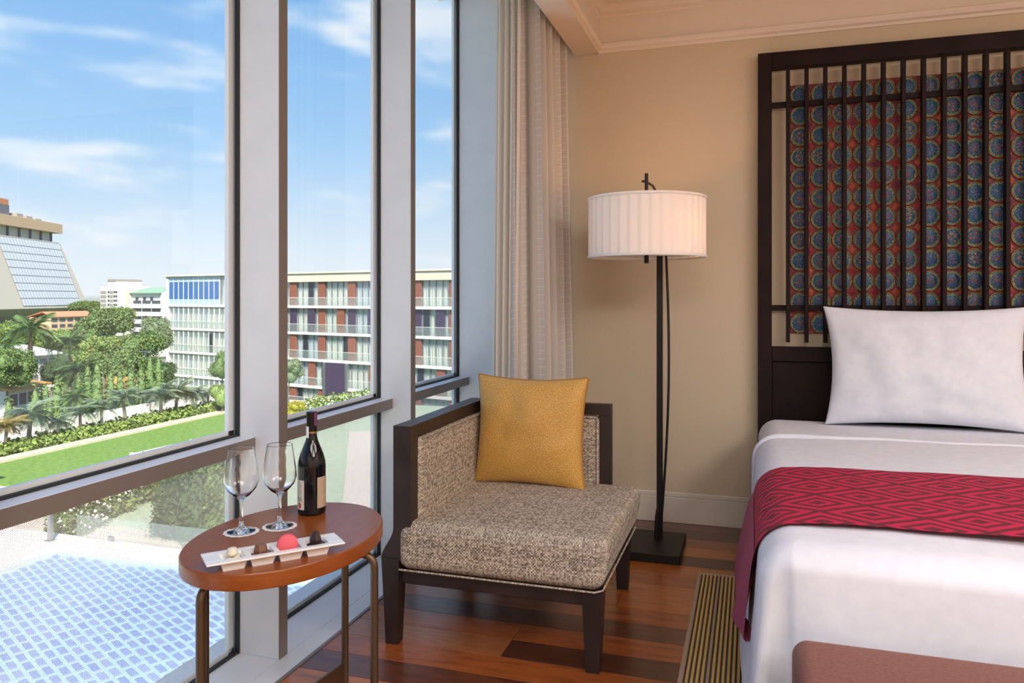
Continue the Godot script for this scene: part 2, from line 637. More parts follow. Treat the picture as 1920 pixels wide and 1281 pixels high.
# added glowing ceiling panel with an area light, out of view, brightening the room
func added_fill_panel(x: float, z: float, label: String) -> void:
	var t := thing("added_fill_panel", label, "added fill light", Vector3(x, 2.8, z), 0, "added fill lights")
	part(t, "frame", bx(Vector3(-0.82, -0.03, -0.82), Vector3(0.82, 0, 0.82), 0.008), M.white_paint)
	var glow := mat("added_fill_glow", "fff4e6", 0.5)  # glowing face of the added fill panel
	glow.emission_enabled = true
	glow.emission = Color.html("ffe9cf")
	glow.emission_energy_multiplier = 1.0
	part(t, "diffuser", bx(Vector3(-0.78, -0.036, -0.78), Vector3(0.78, -0.03, 0.78)), glow)
	var l := AreaLight3D.new()  # fill source of the added panel, not a known fixture
	l.name = "lamp"
	l.light_color = Color.html("fafaff")
	l.light_energy = 6.4
	l.area_size = Vector2(1.5, 1.5)
	l.area_range = 20.0
	l.shadow_enabled = true
	t.add_child(l)
	l.position.y = -0.045
	l.rotation.x = -PI / 2

# ---------------------------------------------------------------- room shell
const ROOM_X := 5.0
const ROOM_Z := 6.6

func build_shell() -> void:
	var rng := RandomNumberGenerator.new()
	rng.seed = 3
	var fl := struct("floor", "polished mixed-tone hardwood plank floor")
	part(fl, "subfloor", bx(Vector3(0.0, -0.25, -0.3), Vector3(ROOM_X + 0.2, -0.012, ROOM_Z + 0.2)), M.floor_gap)
	var woods := ["oak_mid", "oak_mid", "oak_red", "oak_red", "oak_warm", "oak_mid", "oak_dark", "oak_red", "oak_figured", "oak_red"]
	var shapes := {}
	var pitch := 0.132
	var z := 0.0
	while z < ROOM_Z:
		var x := 0.012
		var first := true
		while x < ROOM_X:
			var l: float = [0.6, 0.9, 1.2, 1.5, 1.8][rng.randi() % 5] if first else [1.2, 1.5, 1.8][rng.randi() % 3]
			first = false
			var w := minf(l, ROOM_X - x)
			var wood: String = woods[rng.randi() % woods.size()]
			if x < 0.4 and z > 1.2 and rng.randf() < 0.25:
				wood = ["oak_pale", "oak_figured", "oak_warm"][rng.randi() % 3]
			elif wood in ["oak_pale", "oak_figured"] and x > 0.4:
				wood = "oak_mid"
			var key := "%d_%d" % [roundi(w * 100), rng.randi() % 4]
			if not shapes.has(key):
				var g := G.new()
				g.box(Vector3(w / 2, -0.008, pitch / 2), Vector3(w - 0.0016, 0.016, pitch - 0.0016), 0.0008, Basis(), Vector2(rng.randf() * 9, rng.randf() * 9))
				shapes[key] = g.mesh()
			part(fl, "plank", shapes[key], M[wood], shift(x, 0, z))
			x += w
		z += pitch
	var wb := struct("wall_back", "beige textured wallpaper wall behind the bed")
	part(wb, "wallpaper", bx(Vector3(0.06, -0.25, -0.2), Vector3(ROOM_X + 0.2, 3.3, 0)), M.wallpaper)
	part(wb, "corner_panel", bx(Vector3(-0.262, -0.25, -0.2), Vector3(0.06, 3.3, -0.06)), M.aluminium_grey, Transform3D(), "grey metal end panel beside the window")
	part(wb, "edge_strip", bx(Vector3(0.035, 0.0, -0.06), Vector3(0.06, 3.1, 0.0)), M.paint_cream)
	var bb := struct("baseboard_back")
	part(bb, "board", bx(Vector3(0.06, 0, 0), Vector3(ROOM_X, 0.135, 0.016), 0.002), M.skirting_paint)
	part(bb, "cap", bx(Vector3(0.06, 0.135, 0), Vector3(ROOM_X, 0.16, 0.011), 0.004), M.skirting_paint)
	var wr := struct("wall_right")
	part(wr, "plaster", bx(Vector3(ROOM_X, -0.25, 0), Vector3(ROOM_X + 0.2, 3.3, ROOM_Z)), M.plain_wall)
	var wf := struct("wall_front")
	part(wf, "plaster", bx(Vector3(-0.4, -0.25, ROOM_Z), Vector3(ROOM_X + 0.2, 3.3, ROOM_Z + 0.2)), M.plain_wall)
	var ce := struct("ceiling", "cream ceiling with a dropped pelmet along the window")
	part(ce, "slab", bx(Vector3(0.6, 2.8, 0), Vector3(ROOM_X, 3.0, ROOM_Z)), M.paint_ceiling)
	part(ce, "window_pocket", bx(Vector3(-0.4, 3.05, 0), Vector3(0.61, 3.3, ROOM_Z)), M.paint_ceiling)
	part(ce, "pelmet", bx(Vector3(0.475, 2.54, 0), Vector3(0.607, 3.1, ROOM_Z), 0.003), M.paint_ceiling)
	# cornice: a lower bead, a plain band and an upper moulding, along the back wall and the pelmet
	var tr := struct("trim_1", "cream cornice moulding")
	var rows := []
	var prof := [Vector2(0.0, 2.535), Vector2(0.008, 2.535), Vector2(0.008, 2.55), Vector2(0.022, 2.556), Vector2(0.03, 2.57), Vector2(0.03, 2.582), Vector2(0.012, 2.59), Vector2(0.012, 2.725), Vector2(0.02, 2.732), Vector2(0.02, 2.745), Vector2(0.032, 2.75), Vector2(0.05, 2.775), Vector2(0.062, 2.78), Vector2(0.062, 2.8)]
	var g1 := G.new()
	for i in prof.size() - 1:
		var a: Vector2 = prof[i]
		var b: Vector2 = prof[i + 1]
		var o := Vector3(0, -(b.x - a.x) * 1.0, 0) + Vector3(0, 0, b.y - a.y)
		g1.quad(Vector3(0.607 + a.x, a.y, a.x), Vector3(ROOM_X, a.y, a.x), Vector3(ROOM_X, b.y, b.x), Vector3(0.607 + b.x, b.y, b.x), o)
		var o2 := Vector3(b.y - a.y, -(b.x - a.x), 0)
		g1.quad(Vector3(0.607 + a.x, a.y, a.x), Vector3(0.607 + a.x, a.y, ROOM_Z), Vector3(0.607 + b.x, b.y, ROOM_Z), Vector3(0.607 + b.x, b.y, b.x), o2)
	part(tr, "moulding", g1, M.paint_cream)

func build_windows() -> void:
	var sill := struct("trim_2", "flat grey metal sill at floor level under the window")
	part(sill, "sill_panel", bx(Vector3(-0.075, -0.25, -0.06), Vector3(0.0, 0.0, ROOM_Z)), M.aluminium_grey)
	part(sill, "sill_panel", bx(Vector3(-0.36, -0.25, -0.06), Vector3(-0.0765, 0.0, ROOM_Z)), M.aluminium_grey)
	part(sill, "floor_strip", bx(Vector3(0.0, -0.02, 0.0), Vector3(0.012, 0.003, ROOM_Z)), M.aluminium_brown)
	part(sill, "head_beam", bx(Vector3(-0.36, 2.96, -0.06), Vector3(-0.05, 3.3, ROOM_Z)), M.aluminium_grey)
	# bays between mullions: near faces at these z
	var near := [0.938, 1.958, 3.0, 4.02, 5.04, 6.06]
	for i in 7:
		var z0: float = -0.06 if i == 0 else near[i - 1]
		var z1: float = near[i] - 0.047 if i < 6 else ROOM_Z
		var w := struct("window_%d" % (i + 1), "floor-to-ceiling window bay with a grey mullion and low transom")
		if i < 6:
			part(w, "mullion", bx(Vector3(-0.232, 0, z1), Vector3(-0.079, 2.96, near[i]), 0.0015), M.aluminium_grey)
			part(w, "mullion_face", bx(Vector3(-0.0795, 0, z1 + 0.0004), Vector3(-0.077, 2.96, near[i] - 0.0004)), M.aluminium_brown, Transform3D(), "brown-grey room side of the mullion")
			part(w, "outer_cap", bx(Vector3(-0.285, 0, z1 + 0.008), Vector3(-0.252, 2.96, near[i] - 0.008)), M.cap_white)
		part(w, "transom", bx(Vector3(-0.236, 0.684, z0), Vector3(-0.172, 0.731, z1), 0.0015), M.aluminium_grey)
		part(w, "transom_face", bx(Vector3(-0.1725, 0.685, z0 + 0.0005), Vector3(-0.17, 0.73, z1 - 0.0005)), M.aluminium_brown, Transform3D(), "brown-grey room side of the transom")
		part(w, "outer_rail", bx(Vector3(-0.28, 0.69, z0 + 0.002), Vector3(-0.252, 0.735, z1 - 0.002)), M.cap_white)
		for y in [[0.0, 0.684], [0.731, 2.96]]:
			var gk := G.new()
			for a in [[z0, z0 + 0.006], [z1 - 0.006, z1]]:
				gk.span(Vector3(-0.248, y[0], a[0]), Vector3(-0.232, y[1], a[1]))
			gk.span(Vector3(-0.248, y[0], z0), Vector3(-0.234, y[0] + 0.008, z1))
			gk.span(Vector3(-0.248, y[1] - 0.008, z0), Vector3(-0.234, y[1], z1))
			part(w, "gasket", gk, M.gasket)
			var bd := G.new()
			for a in [[z0, z0 + 0.028], [z1 - 0.028, z1]]:
				bd.span(Vector3(-0.27, y[0], a[0]), Vector3(-0.255, y[1], a[1]))
			bd.span(Vector3(-0.27, y[0], z0), Vector3(-0.255, y[0] + 0.02, z1))
			part(w, "outer_bead", bd, M.cap_white)
			var g := G.new()
			g.quad(Vector3(-0.25, y[0], z0), Vector3(-0.25, y[0], z1), Vector3(-0.25, y[1], z1), Vector3(-0.25, y[1], z0), Vector3.RIGHT)
			part(w, "upper_pane" if y[0] > 0.5 else "lower_pane", g, M.pane)
		var f := G.new()
		var fl := z1 - z0 - 0.03
		f.quad(Vector3(-0.2515, 0.01, z0 + 0.015), Vector3(-0.2515, 0.01, z1 - 0.015), Vector3(-0.2515, 0.68, z1 - 0.015), Vector3(-0.2515, 0.68, z0 + 0.015), Vector3.RIGHT, Vector2(0, 0), Vector2(fl, 0), Vector2(fl, 0.67), Vector2(0, 0.67))
		part(w, "frit_film", f, M.frit, Transform3D(), "white dot pattern printed on the lower pane")

func build_curtains() -> void:
	# the open curtain, stacked in deep pleats along z beside the back wall
	for k in 2:
		var t := thing("pleated_curtain" if k == 0 else "sheer_curtain", "grey-beige pleated curtain with pale woven ladder lines beside the wall" if k == 0 else "white sheer curtain gathered between grey curtain and window", "curtain", Vector3(0.36 if k == 0 else 0.3, 0, 0.35))
		var rows := []
		var steps := 150 if k == 0 else 90
		for r in 25:
			var y := lerpf(0.012, 3.02, r / 24.0)
			var fl := 1.0 - y / 3.02
			var row := PackedVector3Array()
			for i in steps + 1:
				var s := i / float(steps)
				if k == 0:
					# plan: from the wall forward along the room side, round the end, back a little
					var zz := lerpf(-0.31, 0.29, smoothstep(0.0, 0.78, s) * 1.0)
					var xx := 0.055 + 0.05 * fl
					if s > 0.78:
						var e := (s - 0.78) / 0.22
						zz = 0.29 + 0.03 * sin(e * PI)
						xx = lerpf(0.055 + 0.05 * fl, -0.12, e)
					var wv := sin(s * TAU * 7.0) + 0.3 * sin(s * TAU * 17.0 + 1.0)
					var am := 0.032 + 0.012 * fl
					row.append(Vector3(xx + wv * am * (1.0 if s < 0.8 else 0.35), y, zz + wv * am * (0.25 if s < 0.8 else 0.9) + 0.06 * fl * s))
				else:
					var zz := lerpf(0.36, 0.33, s)
					row.append(Vector3(lerpf(0.085, -0.05, s) - 0.02 * fl, y, zz + 0.016 * sin(s * TAU * 4.0) + 0.03 * fl))
			rows.append(row)
		var g := G.new()
		g.sheet(rows, false, false, 4.0 if k == 0 else 1.0, 10.0)
		part(t, "cloth", g, M.curtain_cloth if k == 0 else M.sheer_cloth)
		var hd := bx(Vector3(-0.02, 3.02, -0.3), Vector3(0.01, 3.05, 0.32)) if k == 0 else bx(Vector3(-0.06, 3.02, 0.31), Vector3(0.1, 3.05, 0.39))
		part(t, "track", hd, M.white_paint)

# ---------------------------------------------------------------- furniture
func build_table() -> void:
	var t := thing("side_table", "oval reddish-brown wooden side table on slim bronze legs by the window", "table", Vector3(0.214, 0, 2.34))
	var A := 0.232
	var B := 0.318
	var g := G.new()
	var rows := []
	for p in [[0.0, 0.52], [0.985, 0.52], [1.0, 0.524], [1.0, 0.556], [0.988, 0.56], [0.0, 0.56]]:
		var row := PackedVector3Array()
		for k in 72:
			var a := TAU * k / 72
			row.append(Vector3(cos(a) * A * p[0], p[1], sin(a) * B * p[0]))
		rows.append(row)
	for e in [[rows[1], 0.52, Vector3.DOWN], [rows[4], 0.56, Vector3.UP]]:
		for k in 72:
			var j := (k + 1) % 72
			var p: Vector3 = e[0][k]
			var q: Vector3 = e[0][j]
			var c := Vector3(0, e[1], 0)
			g.quad(p * Vector3(1, 0, 1) + c, q * Vector3(1, 0, 1) + c, c, c, e[2], Vector2(p.x, p.z), Vector2(q.x, q.z), Vector2.ZERO, Vector2.ZERO)
	g.sheet([rows[1], rows[2], rows[3], rows[4]], true)
	for i in range(g.v.size() - 73 * 4, g.v.size()):
		g.uv[i] = Vector2(g.v[i].y * 1.2, atan2(g.v[i].z / B, g.v[i].x / A) * 0.27)
	part(t, "table_top", g, M.table_wood)
	# two crossed frames of flat bar: legs spring from under the top, bend and drop to a floor bar
	var legs := [Vector3(-0.055, 0, 0.285), Vector3(0.005, 0, -0.3), Vector3(0.228, 0, -0.055), Vector3(-0.222, 0, 0.055)]
	for p in legs:
		var inn: Vector3 = p * 0.72
		var path := [inn + Vector3(0, 0.508, 0), p * 0.84 + Vector3(0, 0.508, 0)]
		for k in 7:
			var a := PI / 2 * k / 6.0
			path.append(p * 0.86 + p.normalized() * 0.035 * sin(a) + Vector3(0, 0.508 - 0.035 * (1.0 - cos(a)), 0))
		var foot: Vector3 = path[-1]
		path.append(Vector3(foot.x, 0.0, foot.z))
		var lg := G.new()
		lg.tube(path, 0.011, 8)
		part(t, "leg", lg, M.bronze)
	for pr in [[0, 1], [2, 3]]:
		var a: Vector3 = legs[pr[0]] * 0.98
		var b: Vector3 = legs[pr[1]] * 0.98
		var d := (b - a)
		var fb := G.new()
		fb.box((a + b) / 2 + Vector3(0, 0.04 if pr[0] == 0 else 0.036, 0), Vector3(0.008, 0.08 if pr[0] == 0 else 0.072, d.length()), 0.001, Basis.looking_at(d, Vector3.UP))
		part(t, "floor_bar", fb, M.bronze)

func build_tableware() -> void:
	var top := 0.56
	# wine glasses on paper coasters
	var outer := [Vector2(0.0, 0.0), Vector2(0.034, 0.0), Vector2(0.0375, 0.0012), Vector2(0.036, 0.003), Vector2(0.02, 0.006), Vector2(0.008, 0.014), Vector2(0.0052, 0.03), Vector2(0.0045, 0.055), Vector2(0.005, 0.08), Vector2(0.009, 0.09), Vector2(0.024, 0.1), Vector2(0.0395, 0.118), Vector2(0.046, 0.138), Vector2(0.0445, 0.16), Vector2(0.0388, 0.195), Vector2(0.0345, 0.2262), Vector2(0.034, 0.228)]
	var inner := [Vector2(0.0333, 0.2262), Vector2(0.0377, 0.195), Vector2(0.0433, 0.16), Vector2(0.0447, 0.138), Vector2(0.038, 0.1193), Vector2(0.022, 0.103), Vector2(0.008, 0.097), Vector2(0.0, 0.0955)]
	var places := [[Vector3(0.088, 0, 2.372), "stemmed wine glass beside the white end of the chocolate tray"], [Vector3(0.158, 0, 2.298), "stemmed wine glass standing next to the dark wine bottle"]]
	var coaster_names := ["round white paper coaster under the glass farther from the bottle", "round white paper coaster under the glass next to the bottle"]
	for k in 2:
		var c := G.new()
		var pr := []
		for i in 5:
			pr.append(Vector2(0.0, 0.0))
		var rows := []
		for q in [[0.0, 0.0], [1.0, 0.0], [1.0, 0.0016], [0.0, 0.0016]]:
			var row := PackedVector3Array()
			for i in 60:
				var a := TAU * i / 60
				var r: float = q[0] * (0.0465 + 0.0014 * sin(a * 14.0))
				row.append(Vector3(cos(a) * r, q[1], sin(a) * r))
			rows.append(row)
		c.sheet(rows, true)
		var co := part(self, numbered("paper_coaster"), c, M.paper_white, shift(places[k][0].x, top, places[k][0].z))
		tag(co, coaster_names[k], "coaster", "paper coasters on the side table")
		var t := thing("wine_glass", places[k][1], "wine glass", places[k][0] + Vector3(0, top + 0.0018, 0), 0, "wine glasses on the side table")
		var g := G.new()
		g.lathe(outer + inner, Vector3.ZERO, 40)
		part(t, "glass", g, M.crystal)
	# bottle
	var b := thing("wine_bottle", "dark wine bottle with black capsule and cream labels on the oval table", "bottle", Vector3(0.168, top, 2.152))
	var R := 0.0405
	var g := G.new()
	g.lathe([Vector2(0, 0.004), Vector2(0.034, 0.0), Vector2(R - 0.001, 0.003), Vector2(R, 0.008), Vector2(R, 0.14), Vector2(0.039, 0.155), Vector2(0.034, 0.175), Vector2(0.025, 0.198), Vector2(0.0175, 0.217), Vector2(0.0145, 0.235), Vector2(0.014, 0.285), Vector2(0.0, 0.286)], Vector3.ZERO, 48)
	part(b, "glass_body", g, M.bottle_glass)
	var cp := G.new()
	cp.lathe([Vector2(0.0147, 0.238), Vector2(0.0152, 0.24), Vector2(0.0152, 0.286), Vector2(0.0158, 0.287), Vector2(0.0158, 0.299), Vector2(0.0145, 0.3005), Vector2(0, 0.3005)], Vector3.ZERO, 32)
	var cap := part(b, "capsule", cp, M.capsule_black)
	var band := G.new()
	band.lathe([Vector2(0.0151, 0.2365), Vector2(0.0156, 0.238), Vector2(0.0156, 0.241), Vector2(0.0151, 0.2425)], Vector3.ZERO, 32)
	part(cap, "gold_band", band, M.capsule_gold)
	# directions round the bottle: the camera stands at about angle 58 degrees (x towards z)
	var view := atan2(EYE.z - 2.152, EYE.x - 0.168)
	for lb in [["back_label", view + 1.05, 0.62, 0.018, 0.104], ["front_label", view - 0.97, 0.72, 0.022, 0.112]]:
		var l := G.new()
		var rows := []
		for y in [lb[3], lb[4]]:
			var row := PackedVector3Array()
			for i in 17:
				var a: float = lb[1] + lb[2] * (0.5 - i / 16.0) * 1.6
				row.append(Vector3(cos(a) * (R + 0.0006), y, sin(a) * (R + 0.0006)))
			rows.append(row)
		rows.reverse()
		l.sheet(rows, false)
		part(b, lb[0], l, M[lb[0]])
	var ns := G.new()
	for s in [[view + 1.0, M.paper_white, 0.222, 0.258], [view - 0.9, M.neck_strip, 0.26, 0.299]]:
		var q := G.new()
		var rows := []
		for y in [s[3], s[2]]:
			var row := PackedVector3Array()
			for i in 7:
				var a: float = s[0] + 0.9 * (0.5 - i / 6.0)
				row.append(Vector3(cos(a) * 0.0163, y, sin(a) * 0.0163))
			rows.append(row)
		q.sheet(rows, false)
		part(b, "neck_tag", q, s[1])
	# tray: a long white dish with four square wells
	var ty := top + 0.024
	var tr := thing("serving_tray", "long white porcelain tray with four square wells of sweets", "tray", Vector3(0.303, top, 2.53), atan2(0.24, 0.217))
	var L := 0.325
	var W := 0.092
	var p := 0.066
	var hw := 0.0265
	var plate := G.new()
	var h := 0.0235
	for s in [-1.0, 1.0]:
		plate.span(Vector3(-L / 2, h, s * hw), Vector3(L / 2, h + 0.005, s * W / 2), 0.0015)
		plate.span(Vector3(s * L / 2, h, -hw), Vector3(s * (1.5 * p + hw), h + 0.005, hw), 0.001)
	for i in 3:
		plate.span(Vector3((i - 1) * p - (p / 2 - hw), h, -hw), Vector3((i - 1) * p + (p / 2 - hw), h + 0.005, hw))
	part(tr, "rim", plate, M.porcelain)
	for i in 4:
		var cx := (i - 1.5) * p
		var w := G.new()
		var rings := [[hw + 0.0008, h + 0.003], [hw - 0.007, 0.006], [0.0, 0.006]].map(func(q): return [Vector3(cx - q[0], q[1], -q[0]), Vector3(cx + q[0], q[1], -q[0]), Vector3(cx + q[0], q[1], q[0]), Vector3(cx - q[0], q[1], q[0])])
		var rings2 := [[hw + 0.004, h + 0.001], [hw - 0.003, 0.0], [0.0, 0.0]].map(func(q): return [Vector3(cx - q[0], q[1], -q[0]), Vector3(cx + q[0], q[1], -q[0]), Vector3(cx + q[0], q[1], q[0]), Vector3(cx - q[0], q[1], q[0])])
		for k in 4:
			var j := (k + 1) % 4
			var mid: Vector3 = (rings[0][k] + rings[0][j]) / 2 - Vector3(cx, h, 0)
			w.quad(rings[0][k], rings[0][j], rings[1][j], rings[1][k], -mid + Vector3.UP * 0.01)
			w.tri(rings[1][k], rings[1][j], rings[2][0], Vector3.UP)
			w.quad(rings2[0][k], rings2[0][j], rings2[1][j], rings2[1][k], mid)
			w.tri(rings2[1][k], rings2[1][j], rings2[2][0], Vector3.DOWN)
		part(tr, "well", w, M.porcelain)
	var tt := tr.transform
	var swirl := [Vector2(0, 0), Vector2(0.0125, 0), Vector2(0.0145, 0.004), Vector2(0.014, 0.0095), Vector2(0.0118, 0.012), Vector2(0.0122, 0.016), Vector2(0.0108, 0.019), Vector2(0.0, 0.0205)]
	var spots := [[Vector3(-1.5 * p - 0.0085, 0.008, 0.0095), 0.85, "creamy white chocolate in the tray, the flatter one at the well's rim"], [Vector3(-1.5 * p + 0.008, 0.008, -0.007), 1.0, "creamy white chocolate in the tray carrying another on top"], [Vector3(-1.5 * p + 0.001, 0.0276, -0.001), 0.9, "creamy white chocolate perched on top of two others"]]
	for s in spots:
		var c := thing("white_chocolate", s[2], "chocolate", tt * s[0], 0, "white chocolates in the tray")
		var q := G.new()
		q.lathe(swirl.map(func(v): return v * s[1]), Vector3.ZERO, 24)
		part(c, "shell", q, M.white_chocolate)
	var milk := [[Vector3(-0.5 * p - 0.012, 0.008, 0.006), 0.2, "faceted milk chocolate in the tray, under the topmost brown one"], [Vector3(-0.5 * p + 0.012, 0.008, -0.004), 0.5, "faceted milk chocolate in the tray, beside the macaron well"], [Vector3(-0.5 * p, 0.0236, 0.0), 0.9, "faceted milk chocolate cube resting on two others"]]
	for s in milk:
		var c := thing("milk_chocolate", s[2], "chocolate", tt * s[0], s[1], "milk chocolates in the tray")
		part(c, "shell", facet(0.0165, 0.0155 if s[0].y < 0.01 else 0.02, 0.78), M.milk_chocolate)
	var dark := [[Vector3(1.5 * p - 0.012, 0.008, 0.006), 0.3, "dark chocolate cone in the tray nearest the macaron"], [Vector3(1.5 * p + 0.013, 0.008, 0.0), 0.8, "dark chocolate cone in the tray at the outer rim"], [Vector3(1.5 * p + 0.001, 0.0256, 0.001), 0.1, "dark chocolate cone stacked on two others"]]
	for s in dark:
		var c := thing("dark_chocolate", s[2], "chocolate", tt * s[0], s[1], "dark chocolates in the tray")
		part(c, "shell", facet(0.0165, 0.0175 if s[0].y < 0.01 else 0.026, 0.58), M.dark_chocolate)
	# macaron leaning on its edge, its flat round face to the room
	var mc := thing("macaron", "pink macaron standing on edge in the white tray", "macaron", tt * Vector3(0.5 * p - 0.002, 0.0325, 0.0))
	mc.rotation = Vector3(0, 0, 0)
	mc.basis = Basis(Vector3.UP, 0.62) * Basis(Vector3.RIGHT, PI / 2 - 0.22)
	for s in [-1.0, 1.0]:
		var q := G.new()
		var prf := [Vector2(0, 0.0025), Vector2(0.0238, 0.0025), Vector2(0.025, 0.004), Vector2(0.0242, 0.0056), Vector2(0.0247, 0.0075), Vector2(0.021, 0.0105), Vector2(0.012, 0.0125), Vector2(0, 0.013)]
		q.lathe(prf, Vector3.ZERO, 30, Basis() if s > 0 else Basis(Vector3.RIGHT, PI))
		part(mc, "shell", q, M.macaron_shell)
	var cr := G.new()
	cr.lathe([Vector2(0, -0.0026), Vector2(0.022, -0.0026), Vector2(0.0232, 0), Vector2(0.022, 0.0026), Vector2(0, 0.0026)], Vector3.ZERO, 30)
	part(mc, "cream", cr, M.macaron_cream)

func facet(w: float, hh: float, tp: float) -> G:
	var q := G.new()
	var ring := [[w * 0.96, 0.0], [w, hh * 0.35], [w * tp, hh]]
	for k in 6:
		var d0 := Vector3(cos(TAU * k / 6.0), 0, sin(TAU * k / 6.0))
		var d1 := Vector3(cos(TAU * (k + 1) / 6.0), 0, sin(TAU * (k + 1) / 6.0))
		for i in 2:
			q.quad(d0 * ring[i][0] + Vector3.UP * ring[i][1], d1 * ring[i][0] + Vector3.UP * ring[i][1], d1 * ring[i + 1][0] + Vector3.UP * ring[i + 1][1], d0 * ring[i + 1][0] + Vector3.UP * ring[i + 1][1], d0 + d1)
		q.tri(Vector3.UP * hh, d0 * w * tp + Vector3.UP * hh, d1 * w * tp + Vector3.UP * hh, Vector3.UP)
		q.tri(Vector3.ZERO, d0 * w * 0.96, d1 * w * 0.96, Vector3.DOWN)
	return q

func build_chair() -> void:
	var t := thing("corner_chair", "dark wood corner lounge chair with brown tweed upholstery by the window", "chair", Vector3(0.57, 0, 1.36))
	var o := Vector3(0.57, 0, 1.36)
	# square tapered legs (front pair flared forward of the post), joined by an apron
	for f in [[0.225, 1.722, 0.3], [0.928, 1.715, 0.262], [0.225, 0.995, 0.262], [0.906, 0.995, 0.262]]:
		var g := G.new()
		var tp := 0.033
		var bt := 0.022
		var a := []
		var b := []
		for k in [[-1, -1], [1, -1], [1, 1], [-1, 1]]:
			b.append(Vector3(f[0] + k[0] * bt, 0, f[1] + k[1] * bt) - o)
			a.append(Vector3(f[0] + k[0] * tp, f[2], f[1] + k[1] * tp) - o)
		for k in 4:
			var j := (k + 1) % 4
			g.quad(b[k], b[j], a[j], a[k], (a[k] + a[j]) / 2 - (Vector3(f[0], f[2], f[1]) - o), Vector2(0, 0), Vector2(0.06, 0), Vector2(0.06, 0.3), Vector2(0, 0.3))
		g.quad(a[0], a[1], a[2], a[3], Vector3.UP)
		g.quad(b[0], b[1], b[2], b[3], Vector3.DOWN)
		part(t, "leg", g, M.ebony)
	var ap := G.new()
	ap.span(Vector3(0.25, 0.212, 1.70) - o, Vector3(0.905, 0.262, 1.735) - o, 0.002)
	ap.span(Vector3(0.25, 0.212, 0.98) - o, Vector3(0.89, 0.262, 1.01) - o, 0.002)
	ap.span(Vector3(0.205, 0.212, 1.02) - o, Vector3(0.235, 0.262, 1.69) - o, 0.002)
	ap.span(Vector3(0.90, 0.212, 1.02) - o, Vector3(0.93, 0.262, 1.69) - o, 0.002)
	part(t, "apron", ap, M.ebony)
	# arm frame along the window: front post sweeping out into the leg, top rail, rear post
	var af := G.new()
	var left := []
	var n := 10
	for i in n + 1:
		var s := i / float(n)
		left.append(Vector3(lerpf(0.19, 0.236, smoothstep(0.0, 1.0, s)), 0.295 + 0.11 * s, 0))
	var poly := left.duplicate()
	poly.append(Vector3(0.236, 0.757, 0))
	poly.append(Vector3(0.301, 0.757, 0))
	poly.append(Vector3(0.301, 0.295, 0))
	for i in poly.size() - 3:
		af.quad(poly[i] + Vector3(0, 0, 1.69) - o, poly[i + 1] + Vector3(0, 0, 1.69) - o, poly[i + 1] + Vector3(0, 0, 1.752) - o, poly[i] + Vector3(0, 0, 1.752) - o, Vector3.LEFT)
		for z in [[1.69, Vector3.FORWARD], [1.752, Vector3.BACK]]:
			var e := Vector3(0, 0, z[0]) - o
			af.quad(poly[i] + e, poly[i + 1] + e, Vector3(0.301, poly[i + 1].y, 0) + e, Vector3(0.301, poly[i].y, 0) + e, z[1])
	af.quad(Vector3(0.236, 0.757, 1.69) - o, Vector3(0.301, 0.757, 1.69) - o, Vector3(0.301, 0.757, 1.752) - o, Vector3(0.236, 0.757, 1.752) - o, Vector3.UP)
	af.quad(Vector3(0.301, 0.295, 1.69) - o, Vector3(0.301, 0.757, 1.69) - o, Vector3(0.301, 0.757, 1.752) - o, Vector3(0.301, 0.295, 1.752) - o, Vector3.RIGHT)
	af.span(Vector3(0.236, 0.712, 0.99) - o, Vector3(0.301, 0.757, 1.6905) - o, 0.0015)
	af.span(Vector3(0.236, 0.262, 0.985) - o, Vector3(0.301, 0.757, 1.03) - o, 0.0015)
	af.span(Vector3(0.236, 0.262, 1.03) - o, Vector3(0.301, 0.34, 1.69) - o)
	part(t, "arm_frame", af, M.ebony)
	var bf := G.new()
	bf.span(Vector3(0.301, 0.712, 0.985) - o, Vector3(0.862, 0.757, 1.03) - o, 0.0015)
	bf.span(Vector3(0.812, 0.262, 0.985) - o, Vector3(0.862, 0.7125, 1.03) - o, 0.0015)
	bf.span(Vector3(0.301, 0.262, 0.985) - o, Vector3(0.812, 0.34, 1.03) - o)
	part(t, "back_frame", bf, M.ebony)
	var arm := G.new()
	arm.round_box(Vector3(0.28, 0.515, 1.36) - o, Vector3(0.07, 0.385, 0.665), 0.02, 4, 8)
	part(t, "arm_panel", arm, M.tweed, Transform3D(), "brown tweed inner side panel")
	var outp := G.new()
	outp.span(Vector3(0.243, 0.33, 1.02) - o, Vector3(0.25, 0.72, 1.7) - o)
	part(t, "outer_panel", outp, M.tweed)
	var back := G.new()
	back.round_box(Vector3(0.557, 0.515, 1.022) - o, Vector3(0.515, 0.385, 0.07), 0.02, 4, 8)
	part(t, "back_panel", back, M.tweed, Transform3D(), "brown tweed inner back panel")
	var pip := G.new()
	pip.tube([Vector3(0.318, 0.705, 1.035) - o, Vector3(0.318, 0.708, 1.68) - o], 0.0035, 6)
	pip.tube([Vector3(0.32, 0.706, 1.058) - o, Vector3(0.805, 0.706, 1.058) - o, Vector3(0.81, 0.70, 1.058) - o, Vector3(0.81, 0.36, 1.058) - o], 0.0035, 6)
	part(t, "panel_piping", pip, M.tweed)
	var seat := G.new()
	seat.round_box(Vector3(0.606, 0.345, 1.375) - o, Vector3(0.716, 0.165, 0.772), 0.042, 6, 16)
	for i in seat.v.size():
		var p: Vector3 = seat.v[i] + o
		var u := (p.x - 0.606) / 0.358
		var w := (p.z - 1.375) / 0.386
		if p.y > 0.35:
			seat.v[i].y += 0.02 * (1.0 - u * u) * (1.0 - w * w)
		if p.x > 0.9:
			seat.v[i].x += 0.018 * smoothstep(0.27, 0.38, p.y)
	part(t, "seat_cushion", seat, M.tweed)
	var sp := G.new()
